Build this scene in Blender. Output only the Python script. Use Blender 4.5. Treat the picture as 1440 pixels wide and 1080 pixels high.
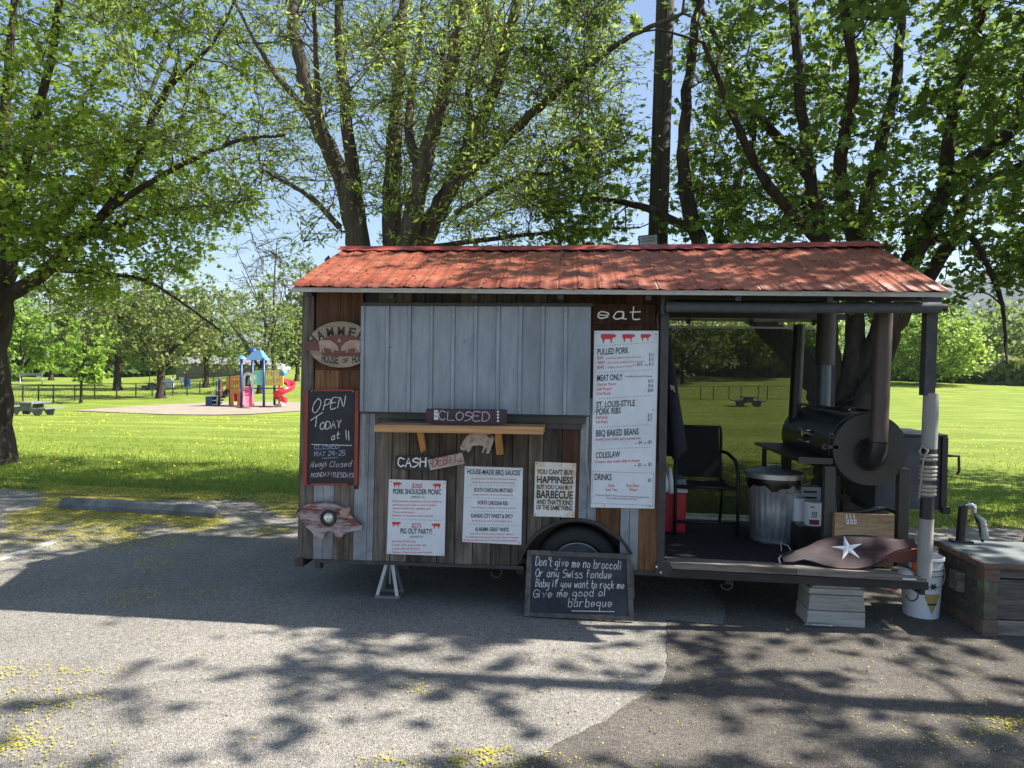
import bpy, math, random
import numpy as np
from mathutils import Vector, Matrix
random.seed(7)
for o in list(bpy.data.objects): bpy.data.objects.remove(o)
SC = bpy.context.scene
COL = SC.collection
# ------------------------------------------------------------------ camera
PITCH, YAW, ROLL, FPX = -0.0165, -0.0945, 0.0195, 994.0
CAMP = np.array([0, 0, 1.6])
_cy, _sy = math.cos(YAW), math.sin(YAW)
_F0 = np.array([_sy, _cy, 0.]); _R0 = np.array([_cy, -_sy, 0.]); _U = np.array([0, 0, 1.])
CF = _F0*math.cos(PITCH) + _U*math.sin(PITCH); _U2 = _U*math.cos(PITCH) - _F0*math.sin(PITCH)
CR = _R0*math.cos(ROLL) + _U2*math.sin(ROLL); CU = _U2*math.cos(ROLL) - _R0*math.sin(ROLL)
cam_d = bpy.data.cameras.new('camera'); cam = bpy.data.objects.new('camera', cam_d); COL.objects.link(cam)
cam.matrix_world = Matrix(((CR[0], CU[0], -CF[0], CAMP[0]), (CR[1], CU[1], -CF[1], CAMP[1]), (CR[2], CU[2], -CF[2], CAMP[2]), (0, 0, 0, 1)))
cam_d.sensor_width = 36; cam_d.lens = FPX/1440*36; cam_d.clip_start = .05; cam_d.clip_end = 6000
SC.camera = cam
# ------------------------------------------------------------------ world, sun, exposure
SUNV = Vector((0.95, 0.10, 1.0)).normalized()
world = bpy.data.worlds.new('World'); SC.world = world; world.use_nodes = True
nt = world.node_tree; nt.nodes.clear()
sky = nt.nodes.new('ShaderNodeTexSky'); sky.sky_type = 'NISHITA'; sky.sun_disc = False
sky.sun_elevation = math.asin(SUNV.z); sky.sun_rotation = math.atan2(SUNV.x, SUNV.y)
sky.air_density = 1.0; sky.dust_density = 0.9; sky.ozone_density = 1.3
bg = nt.nodes.new('ShaderNodeBackground'); bg.inputs[1].default_value = 0.072
wo = nt.nodes.new('ShaderNodeOutputWorld'); nt.links.new(sky.outputs[0], bg.inputs[0]); nt.links.new(bg.outputs[0], wo.inputs[0])
sd = bpy.data.lights.new('sun', 'SUN'); sd.energy = 5.0; sd.angle = math.radians(0.5); sd.color = (1, .94, .85)
so = bpy.data.objects.new('sun', sd); COL.objects.link(so); so.location = (20, 5, 30)
so.rotation_euler = SUNV.to_track_quat('Z', 'Y').to_euler()
SC.view_settings.view_transform = 'Standard'; SC.view_settings.look = 'None'
SC.view_settings.exposure = 1.5; SC.view_settings.gamma = 1; SC.view_settings.use_curve_mapping = False
SC.cycles.max_bounces = 7; SC.cycles.transparent_max_bounces = 12; SC.cycles.transmission_bounces = 4

# ------------------------------------------------------------------ small geometry library
def ray(px, py): return CF + CR*((px-720)/FPX) - CU*((py-540)/FPX)
def hy(px, py, y): d = ray(px, py); return CAMP + d*(y/d[1])
def hz(px, py, z): d = ray(px, py); return CAMP + d*((z-1.6)/d[2])
def sm(t): t = np.clip(t, 0, 1); return t*t*(3-2*t)
def gz(x, y):
    y = np.maximum(y, .01); q = x/y
    dip = -(1.25 - .55*sm((q+.1)/.5))*sm((y-10)/36)
    rise = 2.9*sm((q+.70)/.30)*sm((y-52)/85)
    return dip + rise + .25*sm((y-100)/60)
def ground(px, py):
    d = ray(px, py); t = 1.0
    for i in range(4000):
        p = CAMP + d*t
        if p[2] <= gz(p[0], p[1]): break
        t *= 1.0022
    return np.array([p[0], p[1], float(gz(p[0], p[1]))])

class MB:
    def __init__(s): s.v = []; s.f = []
    def add(s, vs, fs):
        n = len(s.v); s.v += [tuple(map(float, v)) for v in vs]; s.f += [tuple(i+n for i in f) for f in fs]; return s
    def box(s, x0, x1, y0, y1, z0, z1):
        v = [(x, y, z) for z in (z0, z1) for y in (y0, y1) for x in (x0, x1)]
        return s.add(v, [(0, 2, 3, 1), (4, 5, 7, 6), (0, 1, 5, 4), (2, 6, 7, 3), (0, 4, 6, 2), (1, 3, 7, 5)])
    def hexa(s, front, dy):           # front: 4 points TL,TR,BR,BL ; extruded by vector dy
        a = [np.array(p, float) for p in front]; dy = np.array(dy, float); b = [p+dy for p in a]
        return s.add(a+b, [(0, 3, 2, 1), (4, 5, 6, 7), (0, 1, 5, 4), (1, 2, 6, 5), (2, 3, 7, 6), (3, 0, 4, 7)])
    def tube(s, pts, r, n=8, cap=True):
        pts = [np.array(p, float) for p in pts]; k = len(pts)
        rs = [r]*k if np.isscalar(r) else list(r)
        t0 = pts[1]-pts[0]; ref = np.array([0, 0, 1.]) if abs(t0[2]) < .9*np.linalg.norm(t0) else np.array([1., 0, 0])
        vs = []; 
        for i in range(k):
            t = pts[min(i+1, k-1)]-pts[max(i-1, 0)]; t = t/(np.linalg.norm(t)+1e-9)
            u = np.cross(t, ref); u /= np.linalg.norm(u)+1e-9; w = np.cross(u, t); ref = w
            for j in range(n):
                a = 2*math.pi*j/n; vs.append(pts[i]+rs[i]*(u*math.cos(a)+w*math.sin(a)))
        fs = [(i*n+j, i*n+(j+1) % n, (i+1)*n+(j+1) % n, (i+1)*n+j) for i in range(k-1) for j in range(n)]
        if cap: fs += [tuple(range(n))[::-1], tuple(range((k-1)*n, k*n))]
        return s.add(vs, fs)
    def lathe(s, c, prof, n=24, axis='z', closed=True):   # prof [(r,h)]
        vs = []
        for r, h in prof:
            for j in range(n):
                a = 2*math.pi*j/n; x, y = r*math.cos(a), r*math.sin(a)
                p = {'z': (x, y, h), 'y': (x, h, y), 'x': (h, x, y)}[axis]; vs.append((c[0]+p[0], c[1]+p[1], c[2]+p[2]))
        k = len(prof); fs = [(i*n+j, i*n+(j+1) % n, (i+1)*n+(j+1) % n, (i+1)*n+j) for i in range(k-1) for j in range(n)]
        if closed: fs += [tuple(range(n))[::-1], tuple(range((k-1)*n, k*n))]
        return s.add(vs, fs)
    def prism(s, pts, dv):            # planar outline (world pts), extruded by dv
        a = [np.array(p, float) for p in pts]; dv = np.array(dv, float); n = len(a)
        s.add(a+[p+dv for p in a], [tuple(range(n))[::-1], tuple(range(n, 2*n))]+[(i, (i+1) % n, n+(i+1) % n, n+i) for i in range(n)])
        return s
    def poly(s, pts): return s.add(pts, [tuple(range(len(pts)))])
    def mesh(s, name, base=(0, 0, 0)):
        m = bpy.data.meshes.new(name); b = base
        m.from_pydata([(v[0]-b[0], v[1]-b[1], v[2]-b[2]) for v in s.v], [], s.f); m.update(); return m

def finish(o, smooth, bevel=0):
    if smooth:
        for p in o.data.polygons: p.use_smooth = True
        if smooth == 'auto':
            try: o.data.set_sharp_from_angle(angle=math.radians(38))
            except Exception: pass
    if bevel:
        b = o.modifiers.new('b', 'BEVEL'); b.width = bevel; b.segments = 2; b.limit_method = 'ANGLE'
def thing(name, loc, label, cat, group=None):
    o = bpy.data.objects.new(name, None); COL.objects.link(o); o.location = tuple(map(float, loc)); o.empty_display_size = .1
    o['label'] = label; o['category'] = cat
    if group: o['group'] = group
    return o
def part(name, mb, mat, root, smooth=False, bevel=0, label=None, kind=None):
    b = root.location if root else (0, 0, 0)
    if root is not None and root.parent is not None:   # sub-part: same frame as the part
        b = (0, 0, 0)
    base = root.get('_base', None) if root is not None else None
    w = np.array(base) if base is not None else np.array(root.location)
    o = bpy.data.objects.new(name, mb.mesh(name, w)); o.data.materials.append(mat); COL.objects.link(o); o.parent = root
    o['_base'] = [float(x) for x in w]
    finish(o, smooth, bevel)
    if label: o['label'] = label
    if kind is None and any(w in name for w in ('lettering', 'writing', 'print', 'stencil')): kind = 'stuff'
    if kind: o['kind'] = kind
    return o
def one(name, mb, mat, base, label, cat, group=None, smooth=False, bevel=0, kind=None):
    o = bpy.data.objects.new(name, mb.mesh(name, base)); o.data.materials.append(mat); COL.objects.link(o); o.location = tuple(map(float, base))
    o['_base'] = [float(x) for x in base]
    if label: o['label'] = label
    if cat: o['category'] = cat
    if group: o['group'] = group
    if kind: o['kind'] = kind
    finish(o, smooth, bevel); return o
def struct(name, mb, mat, smooth=False):
    o = bpy.data.objects.new(name, mb.mesh(name)); o.data.materials.append(mat); COL.objects.link(o); o['kind'] = 'structure'; finish(o, smooth); return o
def copy_tree(o, parent=None):
    c = o.copy(); COL.objects.link(c); c.parent = parent
    for ch in list(o.children): copy_tree(ch, c)
    return c

# ------------------------------------------------------------------ materials
def mat(name, c, c2=None, rough=.7, metal=0, scale=4, stretch=(1, 1, 1), lo=.35, hi=.65, c3=None, scale3=1.3, amt3=.6, bump=0, bscale=60, objvar=0, detail=6, spec=.5, trans=0, emit=0):
    m = bpy.data.materials.new(name); m.use_nodes = True; N = m.node_tree.nodes; L = m.node_tree.links
    b = N['Principled BSDF']; b.inputs['Roughness'].default_value = rough; b.inputs['Metallic'].default_value = metal
    b.inputs['Specular IOR Level'].default_value = spec
    c = tuple(c)+(1,)
    b.inputs['Base Color'].default_value = c
    tc = N.new('ShaderNodeTexCoord'); vec = tc.outputs['Object']
    oi = N.new('ShaderNodeObjectInfo')
    if objvar:
        av = N.new('ShaderNodeVectorMath'); av.operation = 'ADD'; cb = N.new('ShaderNodeCombineXYZ'); ml = N.new('ShaderNodeMath'); ml.operation = 'MULTIPLY'; ml.inputs[1].default_value = 37.
        L.new(oi.outputs['Random'], ml.inputs[0]); L.new(ml.outputs[0], cb.inputs[0]); L.new(ml.outputs[0], cb.inputs[2]); L.new(vec, av.inputs[0]); L.new(cb.outputs[0], av.inputs[1]); vec = av.outputs[0]
    mp = N.new('ShaderNodeMapping'); mp.inputs['Scale'].default_value = stretch; L.new(vec, mp.inputs[0])
    out = None
    def noise(sc, v, det=detail):
        n = N.new('ShaderNodeTexNoise'); n.inputs['Scale'].default_value = sc; n.inputs['Detail'].default_value = det; n.inputs['Roughness'].default_value = .62; L.new(v, n.inputs['Vector']); return n.outputs['Fac']
    if c2 is not None:
        r = N.new('ShaderNodeValToRGB'); r.color_ramp.elements[0].position = lo; r.color_ramp.elements[1].position = hi
        r.color_ramp.elements[0].color = c; r.color_ramp.elements[1].color = tuple(c2)+(1,)
        L.new(noise(scale, mp.outputs[0]), r.inputs[0]); out = r.outputs[0]
    if c3 is not None:
        rr = N.new('ShaderNodeValToRGB'); rr.color_ramp.elements[0].position = .48; rr.color_ramp.elements[1].position = .68
        rr.color_ramp.elements[1].color = (amt3,)*3+(1,)
        L.new(noise(scale3, mp.outputs[0] if stretch[0] < 5 else vec), rr.inputs[0])
        mx = N.new('ShaderNodeMix'); mx.data_type = 'RGBA'; L.new(rr.outputs[0], mx.inputs[0]); mx.inputs[6].default_value = c
        if out: L.new(out, mx.inputs[6])
        mx.inputs[7].default_value = tuple(c3)+(1,); out = mx.outputs[2]
    if objvar:
        mr = N.new('ShaderNodeMapRange'); mr.inputs[3].default_value = 1-objvar; mr.inputs[4].default_value = 1+objvar; L.new(oi.outputs['Random'], mr.inputs[0])
        mv = N.new('ShaderNodeVectorMath'); mv.operation = 'SCALE'; L.new(mr.outputs[0], mv.inputs['Scale'])
        if out: L.new(out, mv.inputs[0])
        else: mv.inputs[0].default_value = c[:3]
        out = mv.outputs[0]
    if out: L.new(out, b.inputs['Base Color'])
    if bump:
        bn = N.new('ShaderNodeBump'); bn.inputs['Strength'].default_value = bump; bn.inputs['Distance'].default_value = .04 if 'bark' in name else .01
        L.new(noise(bscale, mp.outputs[0], 4), bn.inputs['Height']); L.new(bn.outputs[0], b.inputs['Normal'])
    return m
def leafmat(name, c, c2, tl=.45, rough=.5):
    m = bpy.data.materials.new(name); m.use_nodes = True; N = m.node_tree.nodes; L = m.node_tree.links
    b = N['Principled BSDF']; b.inputs['Roughness'].default_value = rough; b.inputs['Specular IOR Level'].default_value = .35
    g = N.new('ShaderNodeNewGeometry'); r = N.new('ShaderNodeValToRGB'); r.color_ramp.elements[0].color = tuple(c)+(1,); r.color_ramp.elements[1].color = tuple(c2)+(1,)
    L.new(g.outputs['Random Per Island'], r.inputs[0])
    tr = N.new('ShaderNodeBsdfTranslucent'); mx = N.new('ShaderNodeMixShader'); mx.inputs[0].default_value = tl
    hs = N.new('ShaderNodeHueSaturation'); hs.inputs['Value'].default_value = 1.7; hs.inputs['Hue'].default_value = .485; hs.inputs['Saturation'].default_value = .97; L.new(r.outputs[0], hs.inputs['Color'])
    L.new(r.outputs[0], b.inputs['Base Color']); L.new(hs.outputs[0], tr.inputs[0])
    L.new(b.outputs[0], mx.inputs[1]); L.new(tr.outputs[0], mx.inputs[2]); L.new(mx.outputs[0], N['Material Output'].inputs[0]); return m

def asphalt(name, dark, mid, light, sc, patch=None):
    m = bpy.data.materials.new(name); m.use_nodes = True; N = m.node_tree.nodes; L = m.node_tree.links; b = N['Principled BSDF']
    b.inputs['Roughness'].default_value = .93; b.inputs['Specular IOR Level'].default_value = .25
    tc = N.new('ShaderNodeTexCoord')
    vo = N.new('ShaderNodeTexVoronoi'); vo.inputs['Scale'].default_value = sc; vo.inputs['Randomness'].default_value = 1; L.new(tc.outputs['Object'], vo.inputs['Vector'])
    sp = N.new('ShaderNodeSeparateColor'); L.new(vo.outputs['Color'], sp.inputs[0])
    r = N.new('ShaderNodeValToRGB'); e = r.color_ramp.elements; e[0].color = dark+(1,); e[0].position = .0; e[1].color = light+(1,); e[1].position = 1.; k = e.new(.45); k.color = mid+(1,)
    L.new(sp.outputs[0], r.inputs[0])
    n1 = N.new('ShaderNodeTexNoise'); n1.inputs['Scale'].default_value = .9; n1.inputs['Detail'].default_value = 8; L.new(tc.outputs['Object'], n1.inputs['Vector'])
    mr = N.new('ShaderNodeMapRange'); mr.inputs[1].default_value = .3; mr.inputs[2].default_value = .7; mr.inputs[3].default_value = .72; mr.inputs[4].default_value = 1.2; L.new(n1.outputs[0], mr.inputs[0])
    n2 = N.new('ShaderNodeTexNoise'); n2.inputs['Scale'].default_value = 30; n2.inputs['Detail'].default_value = 3; L.new(tc.outputs['Object'], n2.inputs['Vector'])
    m2 = N.new('ShaderNodeMapRange'); m2.inputs[1].default_value = .3; m2.inputs[2].default_value = .7; m2.inputs[3].default_value = .82; m2.inputs[4].default_value = 1.18; L.new(n2.outputs[0], m2.inputs[0])
    # cracks and pits: dark gaps between stones
    pit = N.new('ShaderNodeMapRange'); pit.inputs[1].default_value = .25; pit.inputs[2].default_value = .75; pit.inputs[3].default_value = 1.; pit.inputs[4].default_value = .45; L.new(vo.outputs['Distance'], pit.inputs[0])
    a = N.new('ShaderNodeMath'); a.operation = 'MULTIPLY'; L.new(mr.outputs[0], a.inputs[0]); L.new(m2.outputs[0], a.inputs[1])
    a2 = N.new('ShaderNodeMath'); a2.operation = 'MULTIPLY'; L.new(a.outputs[0], a2.inputs[0]); L.new(pit.outputs[0], a2.inputs[1])
    sv = N.new('ShaderNodeVectorMath'); sv.operation = 'SCALE'; L.new(r.outputs[0], sv.inputs[0]); L.new(a2.outputs[0], sv.inputs['Scale'])
    L.new(sv.outputs[0], b.inputs['Base Color'])
    bn = N.new('ShaderNodeBump'); bn.inputs['Strength'].default_value = .7; bn.inputs['Distance'].default_value = .006; bn.invert = True
    L.new(vo.outputs['Distance'], bn.inputs['Height']); L.new(bn.outputs[0], b.inputs['Normal']); return m

WOOD = dict(scale=1.0, stretch=(38, 38, 2.2), lo=.32, hi=.68, rough=.85, bump=.8, bscale=2.2, objvar=.45, detail=8, spec=.2)
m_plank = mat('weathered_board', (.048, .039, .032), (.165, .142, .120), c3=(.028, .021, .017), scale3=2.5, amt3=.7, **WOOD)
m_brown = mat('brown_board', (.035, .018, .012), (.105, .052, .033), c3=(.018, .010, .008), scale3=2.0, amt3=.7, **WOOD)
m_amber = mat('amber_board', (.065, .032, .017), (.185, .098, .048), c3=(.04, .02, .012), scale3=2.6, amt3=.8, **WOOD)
m_grey = mat('grey_timber', (.16, .14, .12), (.34, .31, .27), c3=(.09, .08, .07), scale3=3, amt3=.6, scale=1., stretch=(2.5, 30, 30), bump=.4, bscale=2, rough=.85, objvar=.15, spec=.2)
m_greyx = mat('deck_timber', (.12, .105, .09), (.32, .28, .24), c3=(.06, .05, .045), scale3=3, amt3=.7, scale=1., stretch=(1.8, 40, 40), bump=.5, bscale=2, rough=.85, objvar=.15, spec=.2)
m_block = mat('pale_block_timber', (.30, .28, .25), (.42, .40, .365), c3=(.20, .185, .16), scale3=5, amt3=.6, scale=1., stretch=(2.5, 30, 30), bump=.3, bscale=2, rough=.85, objvar=.2, spec=.2)
m_shelf = mat('varnished_pine', (.38, .19, .075), (.55, .31, .14), scale=1., stretch=(2, 40, 40), rough=.45, bump=.15, bscale=2)
m_brk = mat('bracket_pine', (.30, .14, .045), (.45, .24, .085), scale=1., stretch=(30, 30, 4), rough=.6, objvar=.1)
m_galv = mat('galvanised_sheet', (.21, .24, .285), (.30, .335, .38), scale=7, stretch=(3, 3, .6), c3=(.16, .185, .225), scale3=1.6, amt3=.8, rough=.5, metal=.4, bump=.25, bscale=5, objvar=.05, lo=.3, hi=.7)
m_galv2 = mat('old_sheet_strip', (.17, .19, .22), (.29, .32, .36), scale=7, c3=(.12, .12, .13), scale3=3, rough=.6, metal=.35, bump=.1, bscale=30, objvar=.12)
m_bolt = mat('zinc_screw', (.55, .55, .55), rough=.35, metal=.9)
m_black = mat('black_steel', (.012, .012, .014), (.025, .024, .026), scale=8, rough=.45, bump=.05)
m_dark = mat('dark_angle_iron', (.030, .031, .036), (.055, .055, .06), scale=10, rough=.5, metal=.2, bump=.1)
m_tube = mat('grey_fabric_roll', (.055, .062, .075), (.085, .092, .105), scale=20, rough=.75)
m_pipe = mat('brown_pipe', (.060, .043, .040), (.09, .068, .062), scale=6, stretch=(1, 1, .3), rough=.5, metal=.3)
m_bluepipe = mat('blue_grey_pipe', (.07, .085, .11), (.10, .12, .15), scale=10, rough=.45, metal=.4)
m_olive = mat('olive_grey_steel', (.042, .039, .032), (.065, .060, .049), scale=5, rough=.6, c3=(.03, .03, .028), scale3=2.5, bump=.05)
m_smoke = mat('smoker_black', (.010, .010, .011), (.018, .018, .019), scale=6, rough=.35, bump=.05)
m_slate = mat('slate_blue_steel', (.045, .050, .068), (.075, .08, .10), scale=8, rough=.55, metal=.2, c3=(.03, .03, .04), scale3=5)
m_mat = mat('rubber_matting', (.010, .010, .011), (.018, .018, .02), scale=60, rough=.9, bump=.3, bscale=90)
m_rubber = mat('tyre_rubber', (.014, .014, .015), (.022, .022, .023), scale=20, rough=.8)
m_rim = mat('silver_rim', (.30, .32, .35), (.42, .44, .47), scale=10, rough=.35, metal=.7)
m_fascia = mat('pale_trim', (.36, .37, .36), (.50, .50, .48), scale=3, stretch=(6, 6, 20), rough=.6, c3=(.22, .19, .15), scale3=1.6, amt3=.5)
m_white = mat('white_plastic', (.74, .76, .80), rough=.4)
m_sign = mat('white_sign_board', (.58, .63, .69), (.69, .73, .79), scale=3, rough=.4, c3=(.50, .53, .56), scale3=5, amt3=.5)
m_ink = mat('black_print', (.02, .022, .028), rough=.5)
m_red = mat('red_print', (.55, .035, .035), rough=.5)
m_pinkink = mat('faded_red_print', (.55, .12, .14), rough=.5)
m_slateb = mat('chalkboard_slate', (.016, .018, .022), (.03, .032, .038), scale=5, rough=.6, stretch=(2, 2, 1), spec=.3)
m_slate2 = mat('dusty_chalkboard', (.022, .026, .036), (.05, .056, .07), scale=4, rough=.7, c3=(.07, .075, .09), scale3=6, amt3=.4, spec=.3)
m_chalk = mat('white_chalk', (.72, .74, .74), (.42, .44, .46), scale=90, rough=.95)
m_chalkb = mat('blue_chalk', (.32, .40, .56), (.22, .28, .40), scale=90, rough=.95)
m_chalkp = mat('pink_chalk', (.60, .52, .58), (.36, .32, .38), scale=90, rough=.95)
m_redwood = mat('red_painted_wood', (.30, .045, .028), (.20, .03, .02), scale=10, rough=.6)
m_paintw = mat('white_paint_marks', (.74, .74, .72), rough=.6)
m_purple = mat('dark_plum_board', (.035, .018, .026), (.07, .035, .045), scale=1., stretch=(3, 30, 30), rough=.7)
m_navyb = mat('navy_board', (.018, .02, .028), (.035, .035, .045), scale=1, stretch=(3, 30, 30), rough=.7)
m_pale = mat('pale_worn_board', (.34, .29, .26), (.50, .45, .41), scale=1., stretch=(3, 30, 30), rough=.8, c3=(.22, .15, .13), scale3=8)
m_oval = mat('carved_cedar', (.20, .155, .11), (.34, .28, .205), scale=1., stretch=(3, 30, 30), rough=.75)
m_ovalin = mat('dusty_red_panel', (.12, .04, .034), (.19, .08, .07), scale=1., stretch=(2, 30, 30), rough=.8)
m_carve = mat('dark_carving', (.030, .026, .023), rough=.8)
m_pigpink = mat('pinkish_carved_pig', (.30, .19, .155), (.44, .32, .27), scale=12, rough=.7)
m_pigsign = mat('flaking_red_white_pig', (.33, .29, .30), (.15, .035, .025), scale=1.2, stretch=(3, 14, 14), lo=.45, hi=.55, rough=.75, bump=.3, bscale=4, c3=(.13, .08, .07), scale3=5, amt3=.5)
m_rust = mat('rusted_tin', (.66, .66, .66), (.58, .44, .22), scale=6, lo=.45, hi=.75, rough=.5, c3=(.42, .24, .08), scale3=9, amt3=.8)
m_roof = mat('red_painted_tin', (.195, .046, .026), (.305, .083, .044), scale=1.5, stretch=(1, 2.4, 2.4), rough=.5, c3=(.40, .19, .12), scale3=5, amt3=.5, bump=.05, bscale=30, objvar=.07)
m_ridge = mat('red_ridge_cap', (.25, .03, .03), (.33, .055, .045), scale=3, rough=.45)
m_star = mat('star_white_paint', (.72, .74, .76), rough=.6)
m_starpig = mat('dark_red_barn_board', (.014, .010, .014), (.085, .014, .018), scale=1.4, stretch=(2, 12, 12), lo=.42, hi=.70, rough=.7, c3=(.05, .04, .05), scale3=6, amt3=.6)
m_maroon = mat('maroon_board', (.13, .035, .028), (.20, .06, .045), scale=4, rough=.7)
m_orange = mat('orange_plastic', (.72, .14, .03), rough=.5)
m_coolred = mat('cooler_red', (.50, .015, .03), rough=.35)
m_coolgrey = mat('cooler_grey_lid', (.18, .20, .24), rough=.5)
m_jacket = mat('navy_cloth', (.013, .015, .026), (.026, .03, .045), scale=15, rough=.95)
m_mesh_s = mat('chair_sling', (.012, .013, .012), rough=.8)
m_zinc = mat('dull_zinc', (.42, .44, .48), (.80, .82, .85), scale=6, stretch=(1, 1, .5), rough=.42, metal=.65, c3=(.22, .24, .27), scale3=9, amt3=.7, bump=.1, bscale=25)
m_bag = mat('black_bin_bag', (.008, .008, .009), rough=.3)
m_crate = mat('plywood_box', (.30, .19, .10), (.42, .29, .16), scale=1., stretch=(3, 25, 25), rough=.75, c3=(.12, .08, .05), scale3=6, amt3=.8)
m_chest = mat('dark_chest_boards', (.065, .058, .052), (.15, .135, .12), scale=1., stretch=(2.5, 30, 30), rough=.85, c3=(.04, .035, .03), scale3=3, amt3=.8, bump=.4, bscale=2, objvar=.2)
m_lid = mat('blue_grey_lid', (.11, .125, .125), (.19, .215, .215), scale=3, rough=.7, c3=(.11, .12, .12), scale3=7, amt3=.7, bump=.1)
m_edge = mat('brown_worn_edge', (.10, .062, .045), (.19, .13, .10), scale=1, stretch=(3, 30, 30), rough=.8)
m_lichen = mat('post_with_green_paint', (.075, .062, .048), (.12, .10, .08), scale=4, rough=.85, c3=(.16, .24, .10), scale3=7, amt3=.9)
m_wrap = mat('worn_white_wrap', (.23, .225, .215), (.33, .32, .30), scale=5, stretch=(1, 1, .6), rough=.85, c3=(.30, .26, .22), scale3=12, amt3=.6, bump=.2, bscale=20)
m_rope = mat('sisal_rope', (.34, .30, .23), (.46, .42, .34), scale=80, rough=.95, bump=.5, bscale=200)
m_tape = mat('black_tape', (.02, .02, .022), rough=.5)
m_chrome = mat('chrome', (.65, .66, .68), rough=.15, metal=1)
m_glassw = mat('clear_lamp_glass', (.80, .80, .74), (.40, .40, .38), scale=30, rough=.12, metal=.6)
m_conc = mat('concrete', (.30, .30, .29), (.44, .43, .41), scale=9, rough=.9, bump=.3, bscale=50, c3=(.20, .21, .19), scale3=3, amt3=.6)
m_concd = mat('worn_concrete_kerb', (.12, .13, .14), (.20, .21, .22), scale=7, rough=.9, bump=.5, bscale=60, c3=(.09, .10, .09), scale3=3, amt3=.6)
m_bark = mat('grey_bark', (.050, .040, .032), (.145, .12, .10), scale=1.1, stretch=(9, 9, 2.2), rough=.95, lo=.3, hi=.7, bump=1., bscale=1.6, spec=.15, c3=(.09, .10, .06), scale3=2.2, amt3=.5)
m_barkd = mat('dark_bark', (.028, .022, .019), (.085, .068, .056), scale=1.1, stretch=(9, 9, 2.2), rough=.95, lo=.3, hi=.7, bump=1., bscale=1.6, spec=.15)
m_pole = mat('pole_timber', (.045, .038, .034), (.12, .105, .095), scale=1.1, stretch=(30, 30, 1.2), rough=.9, lo=.3, hi=.7, bump=.8, bscale=1.6, spec=.15)
m_leafA = leafmat('spring_maple_leaf', (.10, .18, .018), (.22, .32, .034), .5)
m_leafB = leafmat('young_ash_leaf', (.13, .22, .03), (.28, .38, .07), .5)
m_leafD = leafmat('green_maple_leaf', (.055, .115, .020), (.135, .22, .036), .48)
m_leafE = leafmat('shading_maple_leaf', (.05, .13, .02), (.10, .22, .04), .4)
m_leafY = leafmat('lime_leaf', (.13, .24, .03), (.25, .37, .055), .45)
m_leafP = leafmat('pale_willow_leaf', (.13, .20, .05), (.22, .29, .09), .4)
m_leafO = leafmat('olive_budding_leaf', (.085, .13, .028), (.175, .215, .055), .35)
m_leafG = leafmat('dark_hedge_leaf', (.03, .075, .018), (.08, .14, .03), .3)
m_litter = leafmat('yellow_blossom', (.42, .40, .03), (.62, .55, .05), .2)
m_dry = leafmat('brown_dead_leaf', (.09, .045, .02), (.20, .11, .04), .15)
m_dand = mat('dandelion_yellow', (.75, .60, .02), rough=.8)
m_blade = leafmat('grass_blade', (.11, .18, .015), (.22, .31, .035), .35)
m_asph = asphalt('pale_aggregate_asphalt', (.22, .204, .182), (.315, .295, .266), (.43, .405, .365), 180)
m_asphd = asphalt('newer_dark_asphalt', (.105, .094, .082), (.155, .140, .122), (.235, .212, .185), 200)
m_line = mat('worn_line_paint', (.42, .42, .41), (.26, .26, .25), scale=14, rough=.8)
m_sand = mat('pale_play_sand', (.22, .185, .145), (.29, .245, .195), scale=1.5, rough=1)
m_hill = mat('forested_hill', (.07, .10, .085), (.13, .15, .12), scale=.01, rough=1)
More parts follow.
